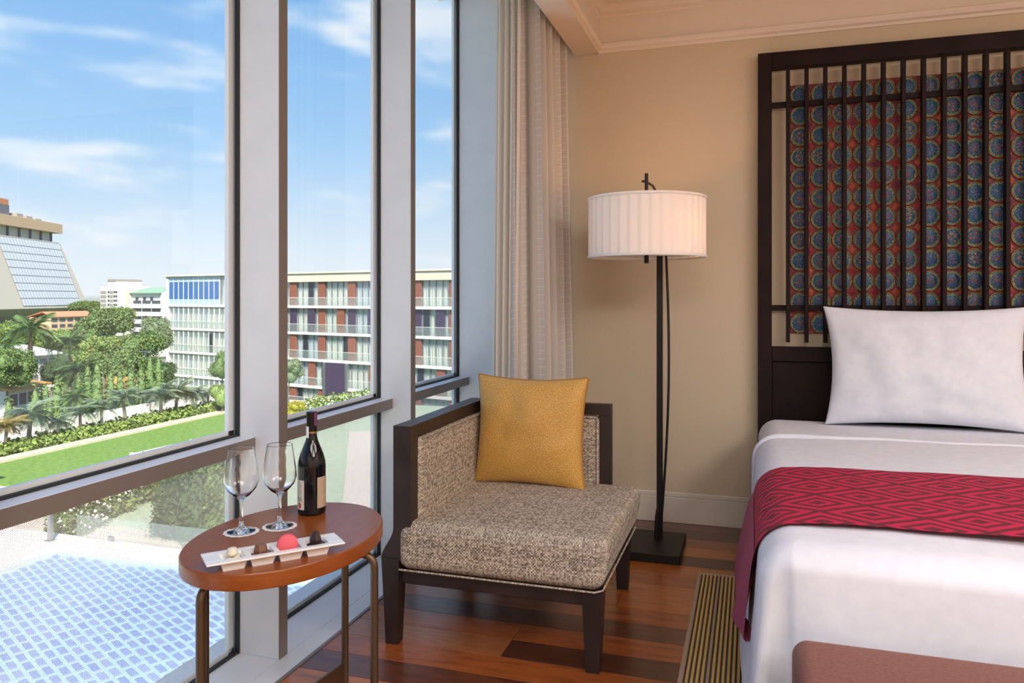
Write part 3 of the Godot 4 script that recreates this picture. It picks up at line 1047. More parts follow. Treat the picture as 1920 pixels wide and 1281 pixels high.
	sp.tube([Vector3(0.262, 0.268, 1.762) - o, Vector3(0.94, 0.268, 1.762) - o, Vector3(0.962, 0.268, 1.74) - o, Vector3(0.964, 0.268, 1.04) - o], 0.0035, 6)
	part(t, "seat_piping", sp, M.tweed)

# pillow shape: width, height, thickness; corners drawn out
func pillow_mesh(w: float, h: float, th: float, pinch: float, nu := 28, wob := 0.0, sd := 1) -> G:
	var nz := FastNoiseLite.new()
	nz.seed = sd
	nz.frequency = 2.2
	var g := G.new()
	for side in [1.0, -1.0]:
		var rows := []
		for r in nu + 1:
			var row := PackedVector3Array()
			for c in nu + 1:
				var u := sin((c / float(nu) - 0.5) * PI)
				var v := sin((r / float(nu) - 0.5) * PI)
				var x := u * w / 2 * (1.0 - pinch * (1.0 - v * v))
				var y := v * h / 2 * (1.0 - pinch * (1.0 - u * u))
				var d := pow(maxf(0.0, (1.0 - u * u) * (1.0 - v * v)), 0.42) * th / 2
				d *= 1.0 + wob * nz.get_noise_2d(x * 3.0, y * 3.0 + side * 5.0)
				row.append(Vector3(x, y, side * d))
			rows.append(row)
		g.sheet(rows, false, side > 0.0)
	g._weld()
	return g

func build_cushion() -> void:
	var t := thing("throw_cushion", "square golden-yellow cushion with piped edge leaning on the corner chair", "cushion", Vector3(0.545, 0.436, 1.155))
	var tilt := Transform3D(Basis(Vector3.UP, -0.04) * Basis(Vector3.RIGHT, -0.13), Vector3(0, 0.213, -0.03))
	part(t, "cover", pillow_mesh(0.475, 0.45, 0.17, 0.085, 28, 0.18, 3), M.gold_cloth, tilt)
	var path := []
	for s in 4:
		for k in 14:
			var a := -PI / 2 + PI * k / 14.0
			var u := sin(a)
			var e := 0.915 + 0.085 * u * u
			var p: Vector3 = [Vector3(u * 0.2375, -0.225 * e, 0), Vector3(0.2375 * e, u * 0.225, 0), Vector3(-u * 0.2375, 0.225 * e, 0), Vector3(-0.2375 * e, -u * 0.225, 0)][s]
			path.append(p)
	path.append(path[0])
	var g := G.new()
	g.tube(path, 0.0048, 7)
	part(t, "piping", g, M.gold_piping, tilt)

func build_lamp() -> void:
	var c := Vector3(0.94, 0, 0.47)
	var t := thing("floor_lamp", "black metal floor lamp with a white pleated drum shade by the wall", "floor lamp", c)
	part(t, "base", bx(Vector3(0.76, 0.0, 0.31) - c, Vector3(1.107, 0.04, 0.665) - c, 0.003), M.lamp_metal)
	part(t, "pole", bx(Vector3(0.975, 0.04, 0.385) - c, Vector3(1.003, 1.56, 0.413) - c, 0.002), M.lamp_metal)
	var col := G.new()
	col.tube([Vector3(0.975, 0.04, 0.425) - c, Vector3(0.979, 0.14, 0.42) - c, Vector3(0.984, 0.2, 0.414) - c], [0.011, 0.011, 0.006], 10)
	part(t, "foot_brace", col, M.lamp_metal)
	var sc := Vector3(0.938, 0, 0.5)
	var rod := G.new()
	rod.tube([Vector3(sc.x, 1.372, sc.z) - c, Vector3(sc.x, 1.785, sc.z) - c], 0.0085, 12)
	rod.tube([Vector3(sc.x, 1.36, sc.z) - c, Vector3(sc.x, 1.395, sc.z) - c], 0.011, 12)
	part(t, "centre_rod", rod, M.lamp_metal)
	var arm := G.new()
	arm.tube([Vector3(sc.x - 0.02, 1.748, sc.z + 0.01) - c, Vector3(sc.x, 1.745, sc.z) - c, Vector3(sc.x + 0.025, 1.73, sc.z - 0.03) - c, Vector3(sc.x + 0.045, 1.69, sc.z - 0.07) - c, Vector3(0.99, 1.6, 0.405) - c, Vector3(0.99, 1.54, 0.4) - c], 0.006, 8)
	part(t, "arm", arm, M.lamp_metal)
	var cord := G.new()
	var pts := []
	for i in 25:
		var s := i / 24.0
		pts.append(Vector3(1.012 + 0.03 * sin(s * PI) - 0.02 * s, lerpf(1.55, 0.05, s), 0.40 + 0.01 * s) - c)
	cord.tube(pts, 0.006, 8)
	part(t, "cord", cord, M.lamp_metal)
	# drum shade with knife pleats
	var R := 0.268
	var g := G.new()
	var seg := 216
	var rows := []
	for y in [1.392, 1.4, 1.44, 1.53, 1.62, 1.652, 1.66]:
		var row := PackedVector3Array()
		for k in seg:
			var a := TAU * k / seg
			var ph := fposmod(k / 6.0, 1.0)
			var e := 0.008 * (ph if ph < 0.85 else (1.0 - ph) / 0.15 * 0.85)
			row.append(Vector3(sc.x + cos(a) * (R + e), y, sc.z + sin(a) * (R + e)) - c)
		rows.append(row)
	g.sheet(rows, true)
	var sh := part(t, "shade", g, M.shade_cloth, Transform3D(), "white pleated fabric drum shade")
	for y in [1.385, 1.656]:
		var b := G.new()
		b.lathe([Vector2(R + 0.006, y), Vector2(R + 0.0095, y), Vector2(R + 0.0095, y + 0.011), Vector2(R + 0.006, y + 0.011)], sc - c, 96)
		part(sh, "rim_band", b, M.shade_cloth)
	var df := G.new()
	df.lathe([Vector2(0.012, 1.398), Vector2(R - 0.004, 1.398), Vector2(R - 0.004, 1.401), Vector2(0.012, 1.401)], sc - c, 64)
	part(t, "diffuser", df, M.shade_cloth)
	var sp := G.new()
	for k in 3:
		var a := TAU * k / 3.0 + 0.4
		sp.tube([Vector3(sc.x, 1.655, sc.z) - c, Vector3(sc.x + cos(a) * R, 1.655, sc.z + sin(a) * R) - c], 0.003, 6)
	part(t, "spider", sp, M.lamp_metal)
	for s in [-1.0, 1.0]:
		var bp := Vector3(sc.x + 0.1 + s * 0.04, 1.53, sc.z + s * 0.07) - c
		var b := G.new()
		b.lathe([Vector2(0, -0.05), Vector2(0.012, -0.045), Vector2(0.014, -0.02), Vector2(0.028, 0.005), Vector2(0.03, 0.025), Vector2(0.02, 0.045), Vector2(0, 0.052)], bp, 16)
		part(t, "bulb", b, M.bulb_glow)
		var l := OmniLight3D.new()
		l.name = "lamp_light"
		l.light_color = Color.html("ffb874")
		l.light_energy = 0.032
		l.light_size = 0.03
		l.omni_range = 12.0
		l.omni_attenuation = 2.0
		l.shadow_enabled = true
		t.add_child(l, true)
		l.position = bp

# sheet draped over a rounded block: rings from the middle of the top outward and down to the hem
func draped(x0: float, x1: float, z0: float, z1: float, top: float, hem: float, rad: float, flare: float, cr: float, lift: float, wob: float, sd: int, head_open := true) -> G:
	var nz := FastNoiseLite.new()
	nz.seed = sd
	nz.frequency = 1.0
	var g := G.new()
	var prof := []
	for k in 7:
		prof.append([rad + 0.55 * (1.0 - k / 6.0), top + 0.012 * (1.0 - k / 6.0)])
	for k in 9:
		var a := PI / 2 * (k + 1) / 9.0
		prof.append([rad * (1.0 - sin(a)), top - rad * 0.9 * (1.0 - cos(a))])
	for k in 12:
		var s := (k + 1) / 12.0
		prof.append([-flare * s, lerpf(top - rad * 0.9, hem, s)])
	var rows := []
	for p in prof:
		var row := PackedVector3Array()
		var path := []
		# open perimeter: head end right -> ... we go left side (x0) from head to foot, foot, right side back to the head
		var ins: float = p[0]
		var a0 := Vector2(x0 + ins, z0)
		var rr := maxf(0.01, cr - ins)
		var fx0 := x0 + ins
		var fx1 := x1 - ins
		var fz := z1 - ins
		for i in 25:
			path.append([Vector2(fx0, lerpf(z0, fz - rr, i / 24.0)), 0.0])
		for i in 8:
			var a := PI / 2 * (i + 1) / 8.0
			path.append([Vector2(fx0 + rr - rr * cos(a), fz - rr + rr * sin(a)), sin(a * 2.0) + 0.0001, a])
		for i in 24:
			path.append([Vector2(lerpf(fx0 + rr, fx1 - rr, (i + 1) / 24.0), fz), -1.0])
		for i in 8:
			var a := PI / 2 * (i + 1) / 8.0
			path.append([Vector2(fx1 - rr + rr * sin(a), fz - rr + rr * cos(a)), sin(a * 2.0) + 0.0001, PI / 2 - a])
		for i in 24:
			path.append([Vector2(fx1, lerpf(fz - rr, z0, (i + 1) / 24.0)), 0.0])
		for e in path:
			var q: Vector2 = e[0]
			var y: float = p[1]
			var dn := clampf((top - y) / maxf(top - hem, 0.01), 0.0, 1.0)
			if e[1] < 0.0:
				y += lift * dn
			elif e[1] > 0.0:
				y += lift * dn * 1.0 * smoothstep(0.5, PI / 2, e[2])
			if e[1] > 0.0 and q.x < 2.0:
				var fa := asin(clampf(e[1], 0.0, 1.0)) / 2.0
				var late := q.y > fz - rr * 0.3
				fa = PI / 2 - fa if late else fa
				var pull := 0.06 * dn * (sin(fa * 2.0) if not late else sin(fa * 2.0) - 1.6 * sin((fa - PI / 4) * 4.0))
				q += Vector2(-0.25, 0.95) * pull
			var wv := nz.get_noise_3d(q.x * 2.0, y * 1.5, q.y * 2.0) * wob
			row.append(Vector3(q.x + wv * dn * 1.6, y + wv * (1.0 - dn) * 0.5, q.y + wv * dn * 1.2))
		rows.append(row)
	g.sheet(rows, false, false)
	# the flat middle between the innermost runs
	var last: PackedVector3Array = rows[0]
	var m := last.size()
	var mid := []
	for i in 33:
		mid.append(PackedVector3Array([last[i], last[m - 1 - i]]))
	g.sheet(mid, false, false)
	var foot := []
	for i in range(32, 57):
		foot.append(last[i])
	for i in foot.size() - 2:
		g.tri(foot[0], foot[i + 1], foot[i + 2], Vector3.UP)
	g._weld()
	return g

func build_bed() -> void:
	var bed := thing("bed", "wide bed with white fitted mattress against the dark headboard", "bed", Vector3(2.3, 0, 1.15))
	var o := Vector3(2.3, 0, 1.15)
	part(bed, "bed_base", bx(Vector3(1.5, 0.06, 0.13) - o, Vector3(3.12, 0.3, 2.14) - o, 0.01), M.mahogany)
	for p in [[1.6, 0.25], [3.0, 0.25], [1.6, 2.0], [3.0, 2.0]]:
		part(bed, "foot", bx(Vector3(p[0] - 0.03, 0.0105, p[1] - 0.03) - o, Vector3(p[0] + 0.03, 0.06, p[1] + 0.03) - o), M.lamp_metal)
	var mt := G.new()
	mt.round_box(Vector3(2.3, 0.452, 1.14) - o, Vector3(1.71, 0.3, 2.04), 0.09, 6, 10)
	part(bed, "mattress", mt, M.linen)
	var dv := thing("duvet", "smooth white duvet hanging over the side and foot of the bed", "duvet", Vector3(2.3, 0, 1.15))
	var g := draped(1.425, 3.175, 0.74, 2.245, 0.612, 0.07, 0.1, 0.035, 0.085, 0.2, 0.018, 4)
	for i in g.v.size():
		g.v[i] -= o
	part(dv, "cover", g, M.linen)
	# turned-back edge: a soft roll across the bed
	var path := []
	var rad := []
	for i in 17:
		var s := i / 16.0
		path.append(Vector3(1.415 + 0.012 * sin(s * PI / 2) + 0.0, lerpf(0.1, 0.5, s), 0.742 + 0.03 * (1.0 - s)) - o)
	for i in 9:
		var a := PI / 2 * (i + 1) / 9.0
		path.append(Vector3(1.427 + 0.1 * (1.0 - cos(a)), 0.515 + 0.097 * sin(a), 0.742) - o)
	for i in 24:
		path.append(Vector3(lerpf(1.54, 3.07, (i + 1) / 24.0), 0.616, 0.742 + 0.012 * sin(i * 0.9)) - o)
	var roll := G.new()
	roll.tube(path, 0.014, 10)
	part(dv, "turned_edge", roll, M.linen)
	# runner
	var rn := thing("bed_runner", "crimson bed runner with nested maroon diamonds across the white duvet", "bed runner", Vector3(2.3, 0, 1.72))
	var o2 := Vector3(2.3, 0, 1.72)
	var nz := FastNoiseLite.new()
	nz.seed = 9
	nz.frequency = 3.0
	var prof := []
	for i in 7:
		prof.append(Vector2(1.398 - 0.004 * i, 0.40 + 0.015 * i))
	prof.clear()
	prof.append(Vector2(1.401, 0.37))
	prof.append(Vector2(1.408, 0.42))
	prof.append(Vector2(1.414, 0.47))
	prof.append(Vector2(1.418, 0.515))
	for i in 9:
		var a := PI / 2 * (i + 1) / 9.0
		prof.append(Vector2(1.418 + 0.107 * (1.0 - cos(a)), 0.515 + 0.107 * sin(a)))
	for i in 40:
		prof.append(Vector2(lerpf(1.54, 3.07, (i + 1) / 40.0), 0.627 + 0.008 * sin(PI * i / 40.0)))
	for i in 9:
		var a := PI / 2 * (i + 1) / 9.0
		prof.append(Vector2(3.075 + 0.107 * sin(a), 0.515 + 0.107 * cos(a)))
	prof.append(Vector2(3.19, 0.42))
	prof.append(Vector2(3.195, 0.3))
	var rows := []
	var lens := [0.0]
	for i in prof.size():
		if i:
			lens.append(lens[-1] + prof[i].distance_to(prof[i - 1]))
		var row := PackedVector3Array()
		for k in 13:
			var z := lerpf(1.385, 2.055, k / 12.0)
			var w := nz.get_noise_2d(prof[i].x * 2.0, z * 2.0) * 0.004
			var fall := 1.0 - smoothstep(0.37, 0.5, prof[i].y)
			row.append(Vector3(prof[i].x - 0.006 * fall + w * 0.5, prof[i].y + absf(w), z + 0.02 * sin(i * 0.7) * 0.15) - o2)
		rows.append(row)
	var rg := G.new()
	rg.sheet(rows, false, true)
	var at := 0
	for i in prof.size():
		for k in 13:
			rg.uv[at] = Vector2(lens[i] / 0.25, k / 12.0 * 3.6)
			at += 1
	part(rn, "patterned_cloth", rg, M.runner_cloth)
	# plain mauve end, folded outward over the side
	var mv := G.new()
	rows = []
	for i in 9:
		var s := i / 8.0
		var row := PackedVector3Array()
		for k in 13:
			var w := k / 12.0
			var z := lerpf(1.40, 2.045, w)
			var back := smoothstep(0.72, 1.0, w)
			var x := lerpf(1.418, lerpf(1.366, 1.352, w) + 0.045 * back, pow(s, 0.7))
			row.append(Vector3(x - 0.006 * sin(w * 7.0 + 1.0) * s, lerpf(0.535, lerpf(0.31, 0.29, w) + 0.015 * back, s), z) - o2)
		rows.append(row)
	for i in 3:
		var row := PackedVector3Array()
		for k in 13:
			var e: Vector3 = rows[8][k]
			row.append(e + [Vector3(0.006, -0.006, 0), Vector3(0.016, -0.004, 0), Vector3(0.02, 0.03, 0)][i])
		rows.append(row)
	mv.sheet(rows, false, false)
	part(rn, "plain_end", mv, M.mauve_cloth, Transform3D(), "plain mauve end of the runner hanging down")
	# pillow
	var pl := thing("bed_pillow", "large white pillow propped upright against the headboard", "pillow", Vector3(2.165, 0.612, 0.265))
	part(pl, "case", pillow_mesh(0.85, 0.56, 0.2, 0.085, 36, 0.25, 6), M.linen, Transform3D(Basis(Vector3.RIGHT, -0.18), Vector3(0, 0.268, -0.02)))

func build_headboard() -> void:
	var t := thing("headboard", "dark wooden headboard of vertical slats before a multicoloured medallion panel", "headboard", Vector3(2.33, 0, 0))
	var o := Vector3(2.33, 0, 0)
	var x0 := 1.444
	var x1 := 3.216
	var zf := 0.062
	for x in [[x0, x0 + 0.067], [x1 - 0.067, x1]]:
		part(t, "stile", bx(Vector3(x[0], 0.0, 0.0) - o, Vector3(x[1], 2.438, zf) - o, 0.002), M.mahogany)
	part(t, "top_rail", bx(Vector3(x0 + 0.067, 2.358, 0.0) - o, Vector3(x1 - 0.067, 2.438, zf) - o, 0.002), M.mahogany)
	part(t, "lower_rail", bx(Vector3(x0 + 0.067, 0.875, 0.0) - o, Vector3(x1 - 0.067, 0.948, zf) - o, 0.002), M.mahogany)
	part(t, "lower_panel", bx(Vector3(x0 + 0.07, 0.05, 0.0) - o, Vector3(x1 - 0.07, 0.872, zf - 0.008) - o, 0.002), M.mahogany)
	# carriers and slats
	for y in [2.175, 1.145]:
		part(t, "cross_bar", bx(Vector3(x0 + 0.067, y - 0.014, 0.026) - o, Vector3(x1 - 0.067, y + 0.014, 0.042) - o, 0.001), M.mahogany)
	var sl := G.new()
	sl.span(Vector3(-0.009, 0.972, 0.03), Vector3(0.009, 2.345, 0.075), 0.001)
	var slat := sl.mesh()
	var x := 1.588
	while x < x1 - 0.12:
		part(t, "slat", slat, M.mahogany, shift(x - o.x, 0, 0))
		x += 0.0873
	# the panel of embossed medallions
	var ax0 := 1.598
	var ax1 := 3.06
	var ay0 := 1.015
	var ay1 := 2.275
	var panel := thing("art_panel", "multicoloured embossed wall panel of round medallions behind the dark slats", "wall art", Vector3(2.33, 1.645, 0.0))
	part(panel, "ground", bx(Vector3(ax0, ay0, 0.0) - Vector3(2.33, 1.645, 0), Vector3(ax1, ay1, 0.012) - Vector3(2.33, 1.645, 0), 0.001), M.art_ground)
	var px := 0.0975
	var py := 0.105
	var nx := 15
	var ny := 12
	var rng := RandomNumberGenerator.new()
	rng.seed = 17
	# shared embossed disc: rim, groove, domed middle; the print lies flat across it
	var disc := G.new()
	var prof := [Vector2(0.0, 0.011), Vector2(0.014, 0.0105), Vector2(0.028, 0.009), Vector2(0.036, 0.006), Vector2(0.0395, 0.0055), Vector2(0.043, 0.008), Vector2(0.0465, 0.008), Vector2(0.0485, 0.004), Vector2(0.0487, 0.0)]
	prof.reverse()
	disc.lathe(prof, Vector3.ZERO, 28)
	for i in disc.v.size():
		disc.uv[i] = Vector2(disc.v[i].x, disc.v[i].z) / 0.098 + Vector2(0.5, 0.5)
	var dm := disc.mesh()
	for j in ny:
		for i in nx:
			var p := Vector3(ax0 + px * (i + 0.5), ay0 + py * (j + 0.5), 0.012) - Vector3(2.33, 1.645, 0)
			var b := Basis(Vector3.RIGHT, PI / 2) * Basis(Vector3.UP, rng.randf() * TAU)
			b = Basis.from_scale(Vector3(1.0, 1.07, 1.0)) * b
			part(panel, "medallion", dm, M["medallion_%d" % (rng.randi() % 8)], Transform3D(b, p))
	# small diamond studs between four medallions
	var dg := G.new()
	for k in 4:
		var a := TAU * k / 4.0
		var b := TAU * (k + 1) / 4.0
		dg.tri(Vector3(0, 0, 0.006), Vector3(cos(a) * 0.016, sin(a) * 0.019, 0), Vector3(cos(b) * 0.016, sin(b) * 0.019, 0), Vector3.BACK)
	var dmesh := dg.mesh()
	for j in ny - 1:
		for i in nx - 1:
			part(panel, "diamond_stud", dmesh, M["diamond_%d" % (rng.randi() % 3)], shift(ax0 + px * (i + 1) - 2.33, ay0 + py * (j + 1) - 1.645, 0.0122))

func build_bench_and_rug() -> void:
	var b := thing("foot_bench", "brown leather upholstered bench at the foot of the bed", "bench", Vector3(2.3, 0, 2.55))
	var g := G.new()
	g.round_box(Vector3(0, 0.305, 0), Vector3(1.61, 0.3, 0.44), 0.035, 5, 10)
	part(b, "seat", g, M.brown_leather)
	for x in [-0.7, 0.7]:
		for z in [-0.16, 0.16]:
			part(b, "leg", bx(Vector3(x - 0.025, 0.0115, z - 0.025), Vector3(x + 0.025, 0.16, z + 0.025), 0.002), M.ebony)
	var r := thing("striped_rug", "ribbed gold and dark striped rug under the bed", "rug", Vector3(2.3, 0, 2.4))
	var x0 := 1.192
	var z0 := 0.745
	var pitch := 0.0155
	var rib := G.new()
	var n := 144
	var us := 0.0
	for i in n:
		var a := x0 + 0.016 + i * pitch
		var y := 0.0095
		var pts := [Vector3(a, 0.004, 0), Vector3(a + pitch * 0.3, 0.004, 0), Vector3(a + pitch * 0.42, y, 0), Vector3(a + pitch * 0.88, y, 0), Vector3(a + pitch, 0.004, 0)]
		var ts := [0.0, 0.3, 0.42, 0.88, 1.0]
		for k in 4:
			var p: Vector3 = pts[k] - Vector3(2.3, 0, 2.4)
			var q: Vector3 = pts[k + 1] - Vector3(2.3, 0, 2.4)
			var e0 := Vector3(0, 0, z0 + 0.012)
			var e1 := Vector3(0, 0, 4.0)
			var u0: float = (i + ts[k]) / 16.0
			var u1: float = (i + ts[k + 1]) / 16.0
			rib.quad(p + e0, q + e0, q + e1, p + e1, Vector3.UP, Vector2(u0, 0), Vector2(u1, 0), Vector2(u1, 1), Vector2(u0, 1))
	part(r, "ribbed_weave", rib, M.rug_weave)
	part(r, "backing", bx(Vector3(x0 + 0.01, 0.0005, z0 + 0.008) - Vector3(2.3, 0, 2.4), Vector3(3.42, 0.004, 4.0) - Vector3(2.3, 0, 2.4)), M.rug_binding)
	var bd := G.new()
	bd.span(Vector3(x0, 0.0005, z0) - Vector3(2.3, 0, 2.4), Vector3(x0 + 0.016, 0.011, 4.0) - Vector3(2.3, 0, 2.4), 0.003)
	bd.span(Vector3(x0, 0.0005, z0) - Vector3(2.3, 0, 2.4), Vector3(3.42, 0.0105, z0 + 0.012) - Vector3(2.3, 0, 2.4), 0.003)
	part(r, "binding", bd, M.rug_binding)

# ---------------------------------------------------------------- outdoors
const POD := -5.0      # podium garden level
const LOW := -12.0     # street level
var ORD := ["first", "second", "third", "fourth", "fifth", "sixth", "seventh", "eighth", "ninth", "tenth", "eleventh", "twelfth", "thirteenth", "fourteenth", "fifteenth", "sixteenth"]

func multi(parent: Node, called: String, m: Mesh, mt: Material, list: Array, tints: Array) -> MultiMeshInstance3D:
	var mm := MultiMesh.new()
	mm.transform_format = MultiMesh.TRANSFORM_3D
	mm.use_colors = tints.size() > 0
	mm.mesh = m
	mm.instance_count = list.size()
	for i in list.size():
		mm.set_instance_transform(i, list[i])
		if tints:
			mm.set_instance_color(i, tints[i])
	var o := MultiMeshInstance3D.new()
	o.name = called
	o.multimesh = mm
	o.material_override = mt
	parent.add_child(o, true)
	return o

# a spray of leaves, unit size
func spray(leaves: int, sd: int, long := 1.0) -> ArrayMesh:
	var rng := RandomNumberGenerator.new()
	rng.seed = sd
	var g := G.new()
	for i in leaves:
		var b := Basis.from_euler(Vector3(rng.randf_range(-1.2, 1.2), rng.randf() * TAU, rng.randf_range(-1.2, 1.2)))
		var at := Vector3(rng.randf_range(-1, 1), rng.randf_range(-1, 1), rng.randf_range(-1, 1)) * 0.42
		var l := 0.38 * long
		g.quad(at, at + b * Vector3(l * 0.5, 0.05, 0.15), at + b * Vector3(l, 0, 0), at + b * Vector3(l * 0.5, 0.05, -0.15), b * Vector3.UP)
	return g.mesh()

var SPRAY: ArrayMesh
var SPRAY_LONG: ArrayMesh
var CORE: ArrayMesh

# broadleaf tree: trunk, dark inner mass, leafy crown made of several billows
func tree(label: String, base: Vector3, crown: Vector3, rx: float, ry: float, mt: Material, sd: int, group := "broadleaf trees below the window", bits := 1100) -> Node3D:
	var rng := RandomNumberGenerator.new()
	rng.seed = sd
	var t := thing("leafy_tree", label, "tree", base, 0, group)
	var tk := G.new()
	tk.tube([Vector3.ZERO, (crown - base) * 0.5 + Vector3(rng.randf() - 0.5, 0, rng.randf() - 0.5) * 0.4, crown - base], [rx * 0.09, rx * 0.07, rx * 0.03], 7)
	part(t, "trunk", tk, M.bark)
	var puffs := []
	for k in 9:
		var a := rng.randf() * TAU
		var e := rng.randf_range(-0.35, 0.75)
		var r := rng.randf_range(0.42, 0.6)
		puffs.append([Vector3(cos(a) * (1.0 - r) * rx * 1.15, e * ry * 0.75, sin(a) * (1.0 - r) * rx * 1.15), r * rx, r * ry * 0.85])
	puffs.append([Vector3.ZERO, rx * 0.75, ry * 0.75])
	var list := []
	var tints := []
	var cores := []
	for p in puffs:
		cores.append(Transform3D(Basis.from_scale(Vector3(p[1], p[2], p[1]) * 0.82), crown - base + p[0]))
		for i in bits / puffs.size():
			var d := Vector3(rng.randfn(), rng.randfn(), rng.randfn()).normalized()
			if d.y < -0.55:
				d.y = -d.y
			var at: Vector3 = p[0] + d * Vector3(p[1], p[2], p[1]) * rng.randf_range(0.88, 1.08)
			var sc := rx * rng.randf_range(0.16, 0.27)
			list.append(Transform3D(Basis.from_euler(Vector3(rng.randf() * 6, rng.randf() * 6, rng.randf() * 6)).scaled(Vector3.ONE * sc), crown - base + at))
			var v := rng.randf_range(0.7, 1.25)
			tints.append(Color(v * rng.randf_range(0.92, 1.2), v, v * rng.randf_range(0.75, 1.05)))
	multi(t, "inner_foliage", CORE, mt, cores, []).set_meta("kind", "stuff")
	multi(t, "crown", SPRAY, mt, list, tints).set_meta("kind", "stuff")
	return t

# slim columnar tree with hanging leaves
func column_tree(label: String, base: Vector3, h: float, r: float, sd: int) -> void:
	var rng := RandomNumberGenerator.new()
	rng.seed = sd
	var t := thing("columnar_tree", label, "tree", base, 0, "row of columnar trees")
	var tk := G.new()
	tk.tube([Vector3.ZERO, Vector3(0, h * 0.95, 0)], [r * 0.2, r * 0.05], 6)
	part(t, "trunk", tk, M.bark)
	var list := []
	var tints := []
	var cores := [Transform3D(Basis.from_scale(Vector3(r * 0.75, h * 0.46, r * 0.75)), Vector3(0, h * 0.48, 0))]
	for i in 620:
		var e := sqrt(rng.randf())
		var y := h * (1.0 - e * 0.97)
		var rr := r * pow(clampf(e * 1.25, 0.0, 1.0), 0.55) * rng.randf_range(0.75, 1.08)
		var a := rng.randf() * TAU
		var b := Basis(Vector3.UP, -a) * Basis(Vector3.BACK, -1.0 + rng.randfn() * 0.25)
		list.append(Transform3D(b.scaled(Vector3.ONE * r * rng.randf_range(0.55, 0.8)), Vector3(cos(a) * rr, y, sin(a) * rr)))
		var v := rng.randf_range(0.65, 1.2)
		tints.append(Color(v * rng.randf_range(0.95, 1.25), v, v * 0.85))
	multi(t, "inner_foliage", CORE, M.leaf_column, cores, []).set_meta("kind", "stuff")
	multi(t, "crown", SPRAY_LONG, M.leaf_column, list, tints).set_meta("kind", "stuff")

# one feather frond along +x, unit length, arching down by sag
func frond_mesh(sag: float, sd: int) -> ArrayMesh:
	var rng := RandomNumberGenerator.new()
	rng.seed = sd
	var g := G.new()
	var spine := []
	var n := 16
	for i in n + 1:
		var s := i / float(n)
		spine.append(Vector3(s * (1.0 - 0.16 * sag * s), 0.24 * s - (0.24 + sag * 0.55) * s * s, 0))
	g.tube(spine, range(n + 1).map(func(i): return 0.014 * (1.0 - 0.85 * i / float(n))), 4)
	for i in range(2, n + 1):
		for h in 2:
			var s := (i - 0.5 * h) / float(n)
			var p: Vector3 = spine[i].lerp(spine[i - 1], 0.5 * h)
			var d: Vector3 = (spine[i] - spine[i - 1]).normalized()
			var l := 0.34 * sin(PI * clampf(0.12 + s * 0.86, 0, 1)) + 0.05
			for sd2 in [-1.0, 1.0]:
				var tip: Vector3 = p + (d * 0.55 + Vector3(0, -0.18 - 0.25 * rng.randf(), sd2 * 0.85)).normalized() * l
				var m := p.lerp(tip, 0.45) + Vector3(0, 0.015, 0)
				g.quad(p, m + d * 0.016, tip, m - d * 0.016, Vector3.UP)
	return g.mesh()

var FRONDS := []

func palm(label: String, base: Vector3, crown: Vector3, reach: float, mt: Material, sd: int, count := 15, called := "feather_palm", group := "") -> void:
	var rng := RandomNumberGenerator.new()
	rng.seed = sd
	var t := thing(called, label, "palm tree", base, 0, group)
	var c := crown - base
	var tk := G.new()
	var tr := reach * (0.05 if count < 20 else 0.075)
	tk.tube([Vector3.ZERO, c * 0.4 + Vector3(rng.randfn() * 0.03, 0, rng.randfn() * 0.03) * reach, c * 0.85, c + Vector3(0, 0.02 * reach, 0)], [tr * 1.25, tr, tr * 0.9, tr * 0.5], 8)
	part(t, "trunk", tk, M.palm_bark)
	for k in count:
		var a := TAU * (k + rng.randf() * 0.6) / count * 2.0
		var lift := rng.randf_range(-0.35, 0.85) if k > 2 else rng.randf_range(0.8, 1.2)
		var b := Basis(Vector3.UP, a) * Basis(Vector3.BACK, lift)
		part(t, "frond", FRONDS[rng.randi() % FRONDS.size()], mt, Transform3D(b.scaled(Vector3.ONE * reach * rng.randf_range(0.85, 1.1)), c))

func shrub(label: String, at: Vector3, r: float, h: float, mt: Material, sd: int, flowers := 0, group := "garden shrubs") -> void:
	var rng := RandomNumberGenerator.new()
	rng.seed = sd
	var t := thing("garden_shrub", label, "shrub", at, 0, group)
	var list := []
	var tints := []
	for i in 420:
		var d := Vector3(rng.randfn(), absf(rng.randfn()), rng.randfn()).normalized()
		list.append(Transform3D(Basis.from_euler(Vector3(rng.randf() * 6, rng.randf() * 6, rng.randf() * 6)).scaled(Vector3.ONE * r * rng.randf_range(0.25, 0.45)), d * Vector3(r, h, r) * rng.randf_range(0.7, 1.05)))
		var v := rng.randf_range(0.65, 1.25)
		tints.append(Color(v * rng.randf_range(0.92, 1.2), v, v * 0.85))
	multi(t, "inner_foliage", CORE, mt, [Transform3D(Basis.from_scale(Vector3(r * 0.8, h * 0.85, r * 0.8)), Vector3(0, 0.0, 0))], []).set_meta("kind", "stuff")
	multi(t, "foliage", SPRAY, mt, list, tints).set_meta("kind", "stuff")
	if flowers:
		var fl := []
		for i in flowers:
			var d := Vector3(rng.randfn(), 0.4 + absf(rng.randfn()), rng.randfn()).normalized()
			fl.append(Transform3D(Basis.from_scale(Vector3.ONE * r * rng.randf_range(0.035, 0.07)), d * Vector3(r, h, r) * 1.06))
		multi(t, "blossoms", CORE, M.petal_white, fl, []).set_meta("kind", "stuff")

